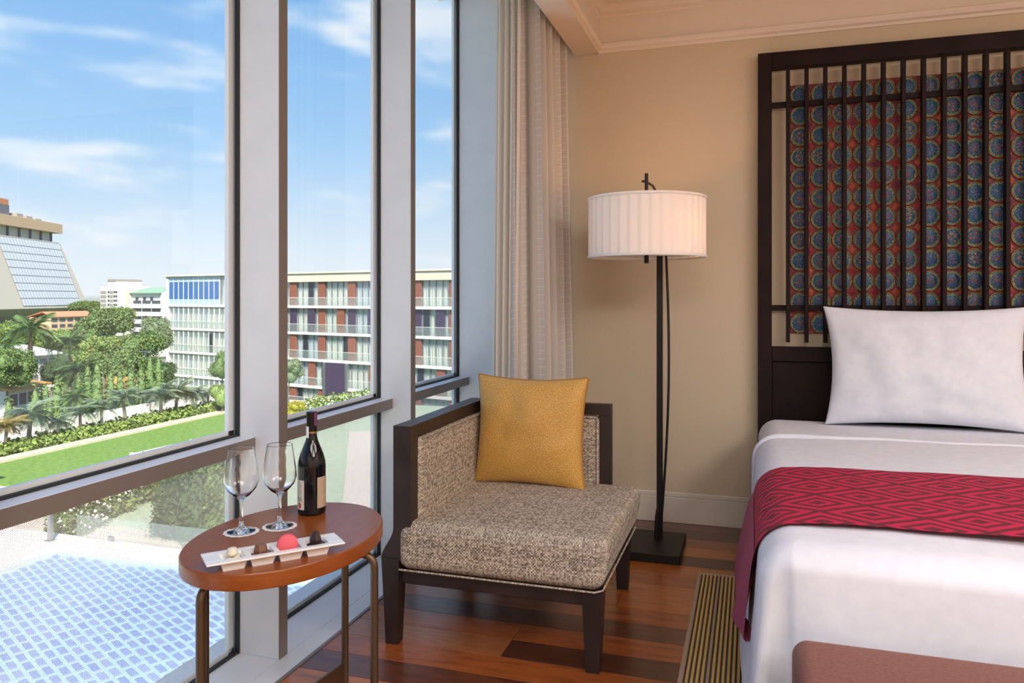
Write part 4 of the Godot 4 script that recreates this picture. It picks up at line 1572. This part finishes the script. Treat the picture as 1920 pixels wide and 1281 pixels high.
func build_podium() -> void:
	var gr := struct("ground", "street-level ground beyond the garden")
	part(gr, "earth", bx(Vector3(-1500, LOW - 1.0, -1500), Vector3(800, LOW, 300)), M.soil_green)
	var pod := struct("terrace_floor", "pale paved garden terrace around the pool")
	part(pod, "slab", bx(Vector3(-29.5, LOW, -35.5), Vector3(6, POD, 30)), M.paving)
	var lawn := struct("lawn", "bright green mown lawn strip on the terrace")
	part(lawn, "turf", bx(Vector3(-25.0, POD, -31.0), Vector3(-19.6, POD + 0.06, -14.6)), M.grass)
	var kb := struct("kerb", "cream stone kerb along the lawn")
	for k in 12:
		part(kb, "stone", bx(Vector3(-25.6, POD, -31.0 + k * 1.4), Vector3(-25.0, POD + 0.16, -29.61 + k * 1.4), 0.01), M.kerb_stone)
	var path := struct("path", "white garden path behind the flower bed")
	part(path, "paving", bx(Vector3(-28.6, POD, -35.4), Vector3(-27.2, POD + 0.12, -12)), M.white_stone)
	var pw := struct("wall_terrace", "low white parapet at the terrace edge")
	part(pw, "parapet", bx(Vector3(-29.5, POD, -35.5), Vector3(-29.2, POD + 0.5, 0), 0.01), M.white_stone)
	# planted bed between kerb and path
	var bed := MeshInstance3D.new()
	var rng := RandomNumberGenerator.new()
	rng.seed = 5
	var list := []
	var tints := []
	for i in 2600:
		var p := Vector3(rng.randf_range(-27.1, -25.7), POD + rng.randf_range(0.1, 0.34), rng.randf_range(-31, -15.4))
		list.append(Transform3D(Basis.from_euler(Vector3(rng.randf() * 6, rng.randf() * 6, 0)).scaled(Vector3.ONE * rng.randf_range(0.3, 0.5)), p))
		var v := rng.randf_range(0.7, 1.3)
		tints.append(Color(v * 1.05, v, v * 0.8))
	var pl := multi(self, "ground_cover_plants", SPRAY, M.leaf_bright, list, tints)
	tag(pl, "low green ground cover between the lawn kerb and white path", "plants")
	pl.set_meta("kind", "stuff")
	# lawn-side railing
	var r0 := Vector3(-20.5, POD, -18.5)
	var r1 := Vector3(-19.7, POD, -27.0)
	var rl := thing("lawn_railing", "low white railing along the near edge of the lawn", "railing", r0)
	for y in [0.36, 0.16]:
		var g := G.new()
		g.tube([Vector3(0, y, 0), r1 - r0 + Vector3(0, y, 0)], 0.035, 8)
		part(rl, "rail", g, M.white_paint)
	for k in 4:
		part(rl, "post", bx(Vector3(-0.06, 0, -0.06), Vector3(0.06, 0.42, 0.06), 0.01), M.white_paint, Transform3D(Basis(), (r1 - r0) * k / 3.0))
	# planter at the lawn's end
	var pt := thing("stone_planter", "white stone planter with coping at the end of the lawn", "planter", Vector3(-23.5, POD, -14.2))
	part(pt, "wall", bx(Vector3(-4.0, 0, -0.5), Vector3(0.9, 0.55, 1.2), 0.01), M.slate_green)
	part(pt, "coping", bx(Vector3(-4.1, 0.55, -0.65), Vector3(1.05, 0.72, 1.35), 0.015), M.kerb_stone)
	part(pt, "block", bx(Vector3(-4.0, 0.72, -0.5), Vector3(-0.9, 1.35, 1.2), 0.015), M.white_stone)
	var fl := []
	for i in 40:
		fl.append(Transform3D(Basis.from_scale(Vector3(1, 0.6, 1) * rng.randf_range(0.04, 0.08)), Vector3(0.92, rng.randf_range(0.3, 0.5), rng.randf_range(-0.4, 1.1))))
	multi(pt, "blossoms", CORE, M.petal_white, fl, []).set_meta("kind", "stuff")
	var gd := struct("garden_bed", "pale green planted ground between pool and lawn")
	part(gd, "turf", bx(Vector3(-18.5, POD, -35.4), Vector3(-3.0, POD + 0.05, -12.2)), M.ground_pale)
	part(gd, "stepping_path", bx(Vector3(-0.8, 0, -8), Vector3(0.8, 0.07, 8)), M.paving, Transform3D(Basis(Vector3.UP, 0.5), Vector3(-11.5, POD, -20)))
	# swimming pool: deck strips, tiled floor, water
	var x0 := -14.55
	var x1 := -1.5
	var z0 := -10.1
	var z1 := 9.0
	var dk := struct("pool_deck", "pale stone deck round the pool")
	for d in [[x0 - 4.5, z0 - 0.65, x0, z1], [x0, z0 - 0.65, x1 + 0.6, z0], [x1, z0, x1 + 0.6, z1]]:
		part(dk, "deck_stone", bx(Vector3(d[0], POD, d[1]), Vector3(d[2], -4.78, d[3]), 0.01), M.white_stone)
	var pool := struct("pool", "swimming pool with blue mosaic bricks under clear water")
	part(pool, "pool_floor", bx(Vector3(x0, POD, z0), Vector3(x1, POD + 0.02, z1)), M.pool_grout)
	var wa := G.new()
	var rows := []
	var nz := FastNoiseLite.new()
	nz.seed = 2
	nz.frequency = 0.6
	for i in 60:
		var row := PackedVector3Array()
		for j in 60:
			var x := lerpf(x0, x1, j / 59.0)
			var z := lerpf(z0, z1, i / 59.0)
			row.append(Vector3(x, -4.84 + 0.012 * nz.get_noise_2d(x * 1.5, z * 1.5), z))
		rows.append(row)
	wa.sheet(rows)
	part(pool, "water_surface", wa, M.water)
	var tile := bx(Vector3(-0.15, 0, -0.06), Vector3(0.15, 0.02, 0.06), 0.012).mesh()
	var turn := -0.47
	var b := Basis(Vector3.UP, turn)
	var cells := []
	for r in range(-120, 121):
		for c in range(-60, 61):
			var p := Vector3(-8, POD + 0.02, 0) + b * Vector3((c + 0.5 * (posmod(r, 4) / 2)) * 0.42, 0, r * 0.19)
			if p.x > x0 + 0.2 and p.x < x1 - 0.2 and p.z > z0 + 0.2 and p.z < 2.0:
				var v := p - EYE
				var dp := v.dot(ray(960, 557))
				var sx := 960 + FOCAL * v.dot(Vector3(cos(YAW), 0, -sin(YAW))) / dp
				var sy := 557 - FOCAL * v.y / dp
				var seen := dp > 0 and sx > -20 and sx < 720 and sy < 1300
				cells.append([(0.0 if seen else 1000.0) + dp, p])
	cells.sort_custom(func(p, q): return p[0] < q[0])
	var rest := []
	for i in cells.size():
		if i < 300:
			part(pool, "mosaic_brick", tile, M["pool_tile_%d" % (rng.randi() % 4)], Transform3D(b, cells[i][1]))
		else:
			rest.append(Transform3D(b, cells[i][1]))
	multi(pool, "farther_bricks", tile, M.pool_tile_1, rest, []).set_meta("kind", "stuff")
	# glass fence behind the deck
	var fn := thing("pool_fence", "clear glass fence panels behind the far pool edge", "fence", Vector3(-8, -4.78, z0 - 0.55))
	for k in 6:
		part(fn, "glass_panel", bx(Vector3(-6.6 + k * 2.2, 0.05, -0.006), Vector3(-4.45 + k * 2.2, 0.55, 0.006)), M.rail_pane)
		part(fn, "clamp", bx(Vector3(-5.6 + k * 2.2, 0.0, -0.03), Vector3(-5.45 + k * 2.2, 0.12, 0.03), 0.004), M.steel_rail)
	var po := thing("deck_post", "slim steel post at the corner of the pool deck", "post", Vector3(-15.0, -4.78, z0 - 0.15))
	part(po, "shaft", bx(Vector3(-0.05, 0, -0.05), Vector3(0.05, 0.9, 0.05), 0.008), M.steel_rail)
	part(po, "foot_plate", bx(Vector3(-0.1, 0, -0.1), Vector3(0.1, 0.015, 0.1)), M.steel_rail)

func build_garden() -> void:
	SPRAY = spray(7, 4)
	SPRAY_LONG = spray(6, 9, 1.6)
	var cg := G.new()
	var pr := []
	for k in 9:
		var a := -PI / 2 + PI * k / 8.0
		pr.append(Vector2(maxf(0.001, cos(a)), sin(a)))
	cg.lathe(pr, Vector3.ZERO, 12)
	CORE = cg.mesh()
	for k in 4:
		FRONDS.append(frond_mesh([0.5, 0.9, 1.2, 0.7][k], 30 + k))
	build_podium()
	# shrubs behind the pool fence: pixel of the foot, radius, height
	var sh := [[128, 1003, 0.5, 0.9, "leaf_mid", 90], [150, 985, 0.7, 0.9, "leaf_mid", 110], [190, 965, 0.8, 1.0, "leaf_bright", 110], [228, 945, 0.8, 1.0, "leaf_mid", 90], [268, 925, 0.9, 1.1, "leaf_deep", 60], [330, 1000, 0.6, 1.7, "leaf_deep", 0], [368, 1005, 0.7, 2.0, "leaf_deep", 0], [408, 1000, 0.8, 2.2, "leaf_mid", 0], [440, 995, 0.7, 2.0, "leaf_deep", 0], [345, 935, 0.9, 1.4, "leaf_bright", 0]]
	for i in sh.size():
		var s: Array = sh[i]
		shrub("%s behind the glass pool fence, %s from the steel deck post" % ["flowering low shrub" if s[5] else "tall leafy shrub", ORD[i]], on(s[0], s[1], POD), s[2], s[3], M[s[4]], 70 + i, s[5])
	for i in 5:
		var q: Array = [[600, 772, 1.0], [632, 768, 1.0], [668, 762, 1.1], [702, 752, 1.0], [575, 790, 0.8]][i]
		shrub("white-flowered bush before the brick and glass wing, %s along the terrace" % ORD[i], on(q[0], q[1], POD), q[2], 0.7, M.leaf_bright, 90 + i, 50, "bushes before the hotel wing")
	# young palms along the path
	var yp := [[12, 846, 800, 42, "frond_gold"], [57, 838, 775, 56, "frond_grey"], [110, 822, 790, 34, "frond_grey"], [150, 808, 772, 40, "frond_grey"], [190, 801, 762, 38, "frond_grey"], [231, 796, 745, 42, "frond_grey"], [301, 776, 738, 46, "frond_grey"], [332, 772, 736, 42, "frond_grey"], [362, 766, 738, 34, "frond_grey"], [390, 760, 738, 28, "frond_grey"]]
	for i in yp.size():
		var q: Array = yp[i]
		var b := on(q[0], q[1], POD)
		b.x = -26.6 - 0.25 * (i % 2)
		var dir := ray(q[0], q[1])
		b.z = EYE.z + dir.z * (b.x - EYE.x) / dir.x
		var dp := (b - EYE).dot(ray(960, 557))
		palm("young feathery %s palm, %s along the white path from the stone planter" % ["golden" if i == 0 else "grey-green", ORD[i]], b, Vector3(b.x, EYE.y - (q[2] - 557.0) / FOCAL * dp, b.z), q[3] / FOCAL * dp * 0.95, M[q[4]], 110 + i, 24, "feather_palm", "young palms along the path")
	# palms rising from the street
	var tp := [[57, 618, 62, 62.0, "tall royal palm with pale bare trunk before the white-roofed house"], [131, 640, 44, 66.0, "royal palm between the white-roofed house and the big round tree"], [150, 692, 52, 60.0, "dark drooping palm below the royal palms among columnar trees"], [143, 742, 34, 50.0, "low bright-green palm in front of the columnar trees"], [268, 738, 34, 50.0, "low bushy palm behind the young palms by the glass wing"], [10, 655, 40, 66.0, "palm crown behind the round tree beside the white-roofed house"]]
	for i in tp.size():
		var q: Array = tp[i]
		var c := deep(q[0], q[1], q[3])
		palm(q[4], Vector3(c.x, LOW, c.z), c, q[2] / FOCAL * q[3] * 0.95, M.frond_green, 130 + i, 26, "royal_palm", "palms rising from the street")
	# columnar trees: x, top, depth
	var ct := [[16, 738, 50, 13], [66, 717, 52, 13], [86, 710, 53, 12], [107, 699, 54, 14], [93, 745, 50, 11], [148, 692, 56, 11], [164, 673, 57, 11], [182, 667, 56, 13], [207, 682, 57, 12], [225, 684, 58, 12], [246, 675, 59, 13], [265, 671, 60, 12], [281, 659, 62, 11], [297, 657, 63, 10]]
	for i in ct.size():
		var q: Array = ct[i]
		var top := deep(q[0], q[1], q[2])
		column_tree("slim columnar evergreen, %s in the row from the white house to the glass wing" % ORD[i], Vector3(top.x, LOW, top.z), top.y - LOW, q[3] / FOCAL * q[2], 150 + i)
	# broadleaf trees: x, y, half width, half height, depth
	var bt := [[12, 700, 46, 46, 56, "leaf_mid", "round green tree beside the low white annex with orange roof"], [30, 632, 34, 26, 95, "leaf_bright", "light green tree behind the tall royal palm"], [92, 640, 40, 26, 90, "leaf_bright", "spreading light green tree between the two royal palms"], [112, 700, 24, 28, 62, "leaf_deep", "dark tree at the corner of the white-roofed house"], [196, 612, 46, 34, 95, "leaf_mid", "large round tree before the grey apartment block"], [215, 598, 32, 20, 120, "leaf_bright", "broad tree crown at the foot of the grey block"], [256, 655, 46, 34, 80, "leaf_mid", "wide yellowish tree before the white green-roofed building"], [294, 630, 28, 38, 95, "leaf_grey", "grey-green tree touching the glass wing's corner"], [182, 662, 42, 32, 78, "leaf_bright", "bright spreading tree below the large round tree"], [228, 690, 48, 26, 72, "leaf_mid", "low tree behind the columnar row"], [120, 705, 34, 28, 66, "leaf_deep", "dense dark tree among the palms"], [300, 700, 26, 30, 75, "leaf_deep", "dark tree at the foot of the glass wing"],
		[160, 578, 26, 12, 330, "leaf_mid", "distant tree to the side of the sloping tower"], [186, 580, 22, 11, 330, "leaf_mid", "distant tree below the grey apartment block"], [140, 582, 20, 9, 340, "leaf_mid", "far tree at the foot of the sloping tower"]]
	for i in bt.size():
		var q: Array = bt[i]
		var c := deep(q[0], q[1], q[4])
		tree(q[6], Vector3(c.x, LOW, c.z), c, q[2] / FOCAL * q[4], q[3] / FOCAL * q[4], M[q[5]], 170 + i)
	for q in [[418, 690, 26, 34, 40.5, "leaf_mid", "leafy tree at the end of the lawn before the glass wing"], [416, 745, 22, 28, 40.0, "leaf_bright", "bushy lower growth under the tree at the lawn's end"], [546, 700, 22, 30, 40, "leaf_grey", "grey-green tree before the brick and glass wing"], [550, 770, 20, 22, 36, "leaf_gold", "yellow-green croton bush before the dark recessed panel"]]:
		var c := deep(q[0], q[1], q[4])
		tree(q[6], Vector3(c.x, POD, c.z), c, q[2] / FOCAL * q[4], q[3] / FOCAL * q[4], M[q[5]], 200 + int(q[0]), "trees on the terrace", 800)
	# street lamp among the trees
	var lp := deep(272, 660, 75.0)
	var sl := thing("street_lamp", "grey street lamp post rising between the trees", "street lamp", Vector3(lp.x, LOW, lp.z))
	var g := G.new()
	g.tube([Vector3.ZERO, Vector3(0, lp.y - LOW, 0)], [0.14, 0.08], 8)
	part(sl, "pole", g, M.steel_rail)
	part(sl, "head", bx(Vector3(-0.7, lp.y - LOW - 0.05, -0.12), Vector3(0.7, lp.y - LOW + 0.08, 0.12), 0.03), M.steel_rail)

# a facade frame: s along the wall, y up from street level, d out of the wall towards us
func wall_frame(a: Vector3, b: Vector3) -> Transform3D:
	var d := (b - a) * Vector3(1, 0, 1)
	d = d.normalized()
	var out := d.cross(Vector3.UP)
	if out.dot(EYE - a) < 0:
		out = -out
	return Transform3D(Basis(d, Vector3.UP, out), a)

func folds(w: float, h: float, n: int, amp: float) -> ArrayMesh:
	var g := G.new()
	var rows := []
	for y in [0.0, h]:
		var row := PackedVector3Array()
		for i in n * 4 + 1:
			row.append(Vector3(w * i / float(n * 4), y, amp * sin(i * PI / 2.0 + 0.4)))
		rows.append(row)
	g.sheet(rows)
	return g.mesh()

func build_wing() -> void:
	var a := deep(315, 557, 107.0)
	var b := deep(855, 557, 81.0)
	a.y = LOW
	var t := thing("hotel_wing", "long white hotel wing with glass fronts, brick shutters and balconies", "building", Vector3.ZERO)
	var f := wall_frame(a, b)
	t.transform = f
	var base := LOW
	var H0 := 1.2 - LOW   # camera height above the street
	var roof := H0 + 3.02
	var L := 62.0
	var split := 22.6
	part(t, "core_wall", bx(Vector3(0.1, 0, -16), Vector3(L, roof - 0.25, -1.3)), M.cream_paint)
	part(t, "roof_slab", bx(Vector3(-0.5, roof - 0.2, -16.3), Vector3(L, roof, 0.5), 0.02), M.cream_paint)
	part(t, "end_wall", bx(Vector3(-0.05, 0, -16), Vector3(0.42, roof - 0.2, 0.28), 0.02), M.white_paint)
	part(t, "fascia", bx(Vector3(split, roof - 1.2, -0.2), Vector3(L, roof - 0.2, 0.35), 0.02), M.cream_paint)
	var levels := [H0 - 1.05, H0 - 4.28, H0 - 7.5, H0 - 10.75]
	for y in levels:
		part(t, "floor_slab", bx(Vector3(0.42, y - 0.32, -1.3), Vector3(L, y, 0.3), 0.02), M.white_paint)
	# glazed half
	var pw := 1.09
	var nP := int((split - 0.42) / pw)
	var tall := levels.duplicate()
	tall.push_front(roof - 0.2)
	tall.append(0.0)
	for lv in 5:
		var top: float = tall[lv] - (0.32 if lv else 0.0)
		var bot: float = tall[lv + 1]
		var h := top - bot
		var cm := folds(pw - 0.1, h - 0.05, 3, 0.07)
		var pm := bx(Vector3(0.03, 0.0, -0.01), Vector3(pw - 0.03, h, 0.01)).mesh()
		for k in nP:
			var s := 0.42 + k * pw
			part(t, "glass_panel", pm, M.blue_pane if lv == 0 and k < 10 else M.far_pane, shift(s, bot, 0.12))
			if lv == 0 and k < 10:
				var sp := bx(Vector3(0.03, 0, 0.0), Vector3(pw - 0.03, 0.75, 0.02)).mesh()
				part(t, "spandrel", sp, M.spandrel_pale, shift(s, top - 0.76, 0.14))
				part(t, "spandrel", sp, M.spandrel_pale, shift(s, bot, 0.14))
			else:
				part(t, "drape", cm, M.drapes if (k * 7 + lv * 3) % 5 else M.drapes_cool, shift(s + 0.05, bot + 0.02, -0.35))
		var ml := G.new()
		for k in nP + 1:
			ml.span(Vector3(0.42 + k * pw - 0.035, bot, 0.08), Vector3(0.42 + k * pw + 0.035, top, 0.2))
		part(t, "mullion_grid", ml, M.white_paint)
		if lv:
			part(t, "balustrade", bx(Vector3(0.42, bot, 0.28), Vector3(split, bot + 0.95, 0.3)), M.rail_pane)
			part(t, "handrail", bx(Vector3(0.42, bot + 0.95, 0.26), Vector3(split, bot + 1.0, 0.32)), M.white_paint)
	for q in [[1, 11, 0], [2, 8, 0]]:
		var top: float = tall[q[0]] - 0.32
		var bot: float = tall[q[0] + 1]
		part(t, "open_door", bx(Vector3(0.42 + q[1] * pw + 0.1, bot, 0.14), Vector3(0.42 + q[1] * pw + 0.75, top - 0.3, 0.17)), M.dark_pane)
	# balcony half: bays of 4.87 m, brick shutters shifted from floor to floor
	var bay := 4.87
	for lv in 5:
		var top: float = (roof - 1.2) if lv == 0 else tall[lv] - 0.32
		var bot: float = tall[lv + 1]
		var h := top - bot
		var off: float = 24.62 + ([0.0, 3.1, 0.0, 3.2, 0.0][lv] as float) - bay
		var cw := bay - 1.15
		var cm := folds(cw, h - 0.1, 9, 0.12)
		var pm := bx(Vector3(0.03, 0, -0.01), Vector3(cw / 4 - 0.03, h, 0.01)).mesh()
		var bm := G.new()
		for k in int(h / 0.2):
			bm.span(Vector3(0, k * 0.2 + 0.01, -0.06), Vector3(1.12, k * 0.2 + 0.17, 0.07))
		bm.span(Vector3(0.02, 0, -0.08), Vector3(1.1, h, 0.03))
		var bmm := bm.mesh()
		for k in 9:
			var s := off + k * bay
			if s > split - 0.2 and s < L - 2:
				part(t, "brick_shutter", bmm, M.louvre_purple if (lv == 1 and k % 2 == 1) else M.brick_red, shift(s, bot, 0.05))
			if lv == 1 and s + 1.6 > split and s < L - 4:
				part(t, "brick_shutter", bmm, M.brick_red if k % 2 else M.louvre_purple, shift(s + 1.65, bot, -0.1))
			for j in 4:
				var ps := s + 1.14 + j * cw / 4
				if ps > split and ps < L - 1.5:
					var dark := (k * 5 + j * 3 + lv * 7) % 11 == 0
					part(t, "glass_panel", pm, M.dark_pane if dark else M.far_pane, shift(ps, bot, -0.16))
					part(t, "window_post", bx(Vector3(-0.04, 0, -0.06), Vector3(0.04, h, 0.06)).mesh(), M.slate_dark, shift(ps, bot, -0.16))
			if s + 1.14 > split and s < L - 6:
				part(t, "drape", cm, M.drapes if (k + lv) % 3 else M.drapes_cool, shift(s + 1.14, bot + 0.02, -0.36))
		part(t, "balustrade", bx(Vector3(split, bot, 0.24), Vector3(L, bot + 0.95, 0.26)), M.rail_pane)
		part(t, "handrail", bx(Vector3(split, bot + 0.95, 0.22), Vector3(L, bot + 1.0, 0.28)), M.white_paint)
	# dark recessed panel through the lower floors
	part(t, "recess_panel", bx(Vector3(31.0, 0, 0.2), Vector3(34.2, levels[2] - 0.33, 0.42), 0.02), M.louvre_purple, Transform3D(), "tall dark purple panel over two floors")
	for s in [[30.6, 31.0], [34.2, 34.6]]:
		part(t, "pilaster", bx(Vector3(s[0], 0, 0.1), Vector3(s[1], levels[2] - 0.33, 0.5), 0.02), M.steel_rail)

func build_far_buildings() -> void:
	# sloping office tower
	var a := deep(-60, 557, 282.0)
	var b := deep(112, 557, 345.0)
	a.y = LOW
	var f := wall_frame(a, b)
	var t := thing("office_tower", "sloping stone office tower with a broad glazed front and peach roof beam", "building", Vector3.ZERO)
	t.transform = f
	var W := Vector2(b.x - a.x, b.z - a.z).length()
	var top := 1.2 - LOW + 24.7
	var bot := 1.2 - LOW - 4.7
	var sl := 9.0
	# body: a truncated pyramid, wider and further out at the foot
	var body := G.new()
	var up := [Vector3(-20, top, 0), Vector3(W, top, 0), Vector3(W, top, -30), Vector3(-20, top, -30)]
	var dn := [Vector3(-20, bot, sl), Vector3(W + 8.0, bot, sl), Vector3(W + 8.0, bot, -34), Vector3(-20, bot, -34)]
	var ft := [Vector3(-20, 0, -2), Vector3(W - 6, bot - 7.5, -2), Vector3(W - 6, bot - 7.5, -30), Vector3(-20, 0, -30)]
	for k in 4:
		var j := (k + 1) % 4
		var o: Vector3 = (up[k] + up[j]) / 2 - Vector3(W / 2 - 10, top, -15)
		body.quad(dn[k], dn[j], up[j], up[k], o)
		body.quad(Vector3(ft[k].x, bot - 7.5, ft[k].z), Vector3(ft[j].x, bot - 7.5, ft[j].z), dn[j], dn[k], o - Vector3.UP * 3)
	body.quad(up[0], up[1], up[2], up[3], Vector3.UP)
	part(t, "stone_body", body, M.tower_stone)
	part(t, "stem", bx(Vector3(-20, 0, -30), Vector3(W - 9, bot - 7.5, -4)), M.tower_stone)
	var rows := 9
	for r in rows:
		var g := G.new()
		var v0 := 0.04 + 0.95 * r / rows
		var v1 := 0.04 + 0.95 * (r + 0.93) / rows
		var l0 := 16.0 + (1.0 - v0) * 3.5
		var l1 := 16.0 + (1.0 - v1) * 3.5
		var r0 := W - 1.5 + (1.0 - v0) * 2.5
		var r1 := W - 1.5 + (1.0 - v1) * 2.5
		g.quad(tower_at(l0, v0, bot, top, sl, 0.25), tower_at(r0, v0, bot, top, sl, 0.25), tower_at(r1, v1, bot, top, sl, 0.25), tower_at(l1, v1, bot, top, sl, 0.25), Vector3(0, 0, 1))
		part(t, "glass_band", g, M.tower_glass)
		var m := G.new()
		for k in 23:
			var s0 := lerpf(l0, r0, k / 22.0)
			var s1 := lerpf(l1, r1, k / 22.0)
			m.quad(tower_at(s0 - 0.11, v0, bot, top, sl, 0.34), tower_at(s0 + 0.11, v0, bot, top, sl, 0.34), tower_at(s1 + 0.11, v1, bot, top, sl, 0.34), tower_at(s1 - 0.11, v1, bot, top, sl, 0.34), Vector3(0, 0, 1))
		part(t, "glazing_bars", m, M.steel_rail)
		var jt := G.new()
		jt.quad(tower_at(l1, v1, bot, top, sl, 0.3), tower_at(r1, v1, bot, top, sl, 0.3), tower_at(r1, v1 + 0.006, bot, top, sl, 0.3), tower_at(l1, v1 + 0.006, bot, top, sl, 0.3), Vector3(0, 0, 1))
		part(t, "floor_line", jt, M.slate_dark)
	var rec := G.new()
	rec.span(Vector3(-18, top, -26), Vector3(W - 3.0, top + 4.2, -2.0))
	part(t, "recessed_storey", rec, M.tower_stone)
	for k in 7:
		part(t, "storey_pier", bx(Vector3(W - 4.5 - k * 8, top, -2.2), Vector3(W - 3.9 - k * 8, top + 4.2, -1.2)), M.slate_dark)
	part(t, "roof_beam", bx(Vector3(-20, top + 4.2, -28), Vector3(W + 1.5, top + 8.4, 0.5), 0.05), M.tower_peach)
	part(t, "penthouse", bx(Vector3(10, top + 8.4, -20), Vector3(W - 28, top + 16.0, -6), 0.05), M.terracotta)
	part(t, "plant_louvre", bx(Vector3(W - 36, top + 8.8, -6.05), Vector3(W - 28.3, top + 13.5, -5.6)), M.slate_dark)
	for k in 3:
		part(t, "roof_unit", bx(Vector3(W - 24 + k * 7.0, top + 8.4, -10), Vector3(W - 19.5 + k * 7.0, top + 10.8 - k * 0.4, -5), 0.05), M.panel_grey)
	# grey apartment block
	var g0 := deep(188, 557, 262.0)
	var g1 := deep(240, 557, 255.0)
	g0.y = LOW
	var gb := thing("apartment_block", "grey and white slab apartment block behind the trees", "building", Vector3.ZERO)
	gb.transform = wall_frame(g0, g1)
	var gw := (g1 - g0).length() * 0.82
	gw = 9.6
	part(gb, "wall", bx(Vector3(0, 0, -12), Vector3(gw, 1.2 - LOW + 3.6, 0), 0.05), M.white_paint)
	part(gb, "stair_tower", bx(Vector3(3.8, 1.2 - LOW + 3.6, -10), Vector3(8.2, 1.2 - LOW + 5.2, -0.2), 0.05), M.white_paint)
	part(gb, "tank_room", bx(Vector3(3.8, 1.2 - LOW + 5.2, -10), Vector3(8.2, 1.2 - LOW + 6.1, -0.1), 0.05), M.panel_grey)
	for r in 5:
		var y := 1.2 - LOW + 2.1 - r * 1.45
		part(gb, "infill_panel", bx(Vector3(0.3, y - 0.95, 0), Vector3(3.4, y, 0.12)), M.panel_grey)
		for x in [4.2, 7.3, 8.4]:
			part(gb, "window", bx(Vector3(x, y - 0.75, 0), Vector3(x + 0.8, y - 0.05, 0.1)), M.window_dark)
		part(gb, "infill_panel", bx(Vector3(5.3, y - 0.95, 0), Vector3(7.0, y, 0.12)), M.panel_grey)
	# white building with the green roof
	var h0 := deep(236, 557, 172.0)
	var h1 := deep(320, 557, 165.0)
	h0.y = LOW
	var wb := thing("office_block", "white office block with open galleries and a pale green roof", "building", Vector3.ZERO)
	wb.transform = wall_frame(h0, h1)
	var E := 1.2 - LOW
	part(wb, "wall", bx(Vector3(1.0, 0, -14), Vector3(11.5, E + 0.9, -0.6), 0.03), M.white_paint)
	part(wb, "stair_wall", bx(Vector3(0, 0, -14), Vector3(1.4, E + 1.8, 0.2), 0.03), M.cream_paint)
	var rf := G.new()
	rf.prism([Vector3(1.2, E + 0.8, 0.2), Vector3(11.5, E + 0.8, 0.2), Vector3(11.5, E + 2.0, -4), Vector3(2.0, E + 2.0, -4)], Vector3(0, 0.12, 0))
	part(wb, "roof", rf, M.green_roof)
	for r in 5:
		var y := E - 1.6 - r * 1.35 * 1.3
		part(wb, "gallery_rail", bx(Vector3(1.4, y - 0.9, -0.6), Vector3(11.5, y + 0.05, 0.25), 0.02), M.white_paint)
		for x in [1.8, 5.0, 8.2]:
			part(wb, "window", bx(Vector3(x, y + 0.06, -0.62), Vector3(x + 2.7, y + 0.8, -0.5)), M.window_dark)
	for x in [2.6, 5.2, 7.6]:
		part(wb, "window", bx(Vector3(x, E - 0.9, -0.6), Vector3(x + 0.9, E - 0.05, -0.52)), M.window_dark)
	# houses among the trees
	var houses := [["white house with a long pale metal roof among the palms", 18, 103, 653, 668, 705, 72.0, "white_roof"], ["low white annex with an orange tiled roof below the white house", 14, 80, 716, 728, 775, 58.0, "orange_paint"], ["long cream building with a terracotta roof beside the tower", 95, 180, 585, 594, 612, 200.0, "terracotta"], ["small orange building behind the trees at the glass wing's corner", 296, 330, 678, 684, 706, 112.0, "panel_grey"]]
	for i in houses.size():
		var q: Array = houses[i]
		var p0 := deep(q[1], 557, q[6] * 0.97)
		var p1 := deep(q[2], 557, q[6] * 1.04)
		p0.y = LOW
		var hs := thing("house", q[0], "house", Vector3.ZERO, 0, "houses among the trees")
		hs.transform = wall_frame(p0, p1)
		var w := Vector2(p1.x - p0.x, p1.z - p0.z).length()
		var k: float = q[6] / FOCAL
		var eave: float = E - (q[4] - 557.0) * k
		var ridge: float = E - (q[3] - 557.0) * k
		var wl: Material = M.orange_paint if i == 3 else M.white_paint if i < 2 else M.tower_peach
		part(hs, "wall", bx(Vector3(0, 0, -7), Vector3(w, eave, 0), 0.03), wl)
		var rg := G.new()
		rg.prism([Vector3(-0.4, eave, 0.5), Vector3(w + 0.4, eave, 0.5), Vector3(w - 0.3, ridge, -3.2), Vector3(0.3, ridge, -3.2)], Vector3(0, 0.15, 0))
		rg.prism([Vector3(-0.4, eave, -7.2), Vector3(w + 0.4, eave, -7.2), Vector3(w - 0.3, ridge, -3.2), Vector3(0.3, ridge, -3.2)], Vector3(0, 0.15, 0))
		part(hs, "roof", rg, M[q[7]])
		var n := int(w / 0.95)
		for r in 3:
			var y := eave - 0.35 - r * 1.5
			for c in mini(n, 6):
				var x := 0.3 + c * w / mini(n, 6)
				var fr := part(hs, "window", bx(Vector3(x, y - 0.85, 0), Vector3(x + w / mini(n, 6) * 0.7, y, 0.06)), M.window_dark if i != 0 else M.panel_grey)

func tower_at(s: float, v: float, bot: float, top: float, sl: float, o: float) -> Vector3:
	return Vector3(s, lerpf(bot, top, v), lerpf(sl, 0.0, v) + o)

func _ready() -> void:
	light_and_camera()
	make_materials()
	build_shell()
	build_windows()
	build_curtains()
	added_fill_panel(1.75, 4.9, "added unseen ceiling fill light behind the bed's foot near the windows")
	added_fill_panel(3.75, 4.9, "added unseen ceiling fill light near the inner wall")
	added_fill_panel(3.95, 2.6, "added unseen ceiling fill light beside the bed by the inner wall")
	build_table()
	build_tableware()
	build_chair()
	build_cushion()
	build_lamp()
	build_headboard()
	build_bed()
	build_bench_and_rug()
	build_garden()
	build_wing()
	build_far_buildings()
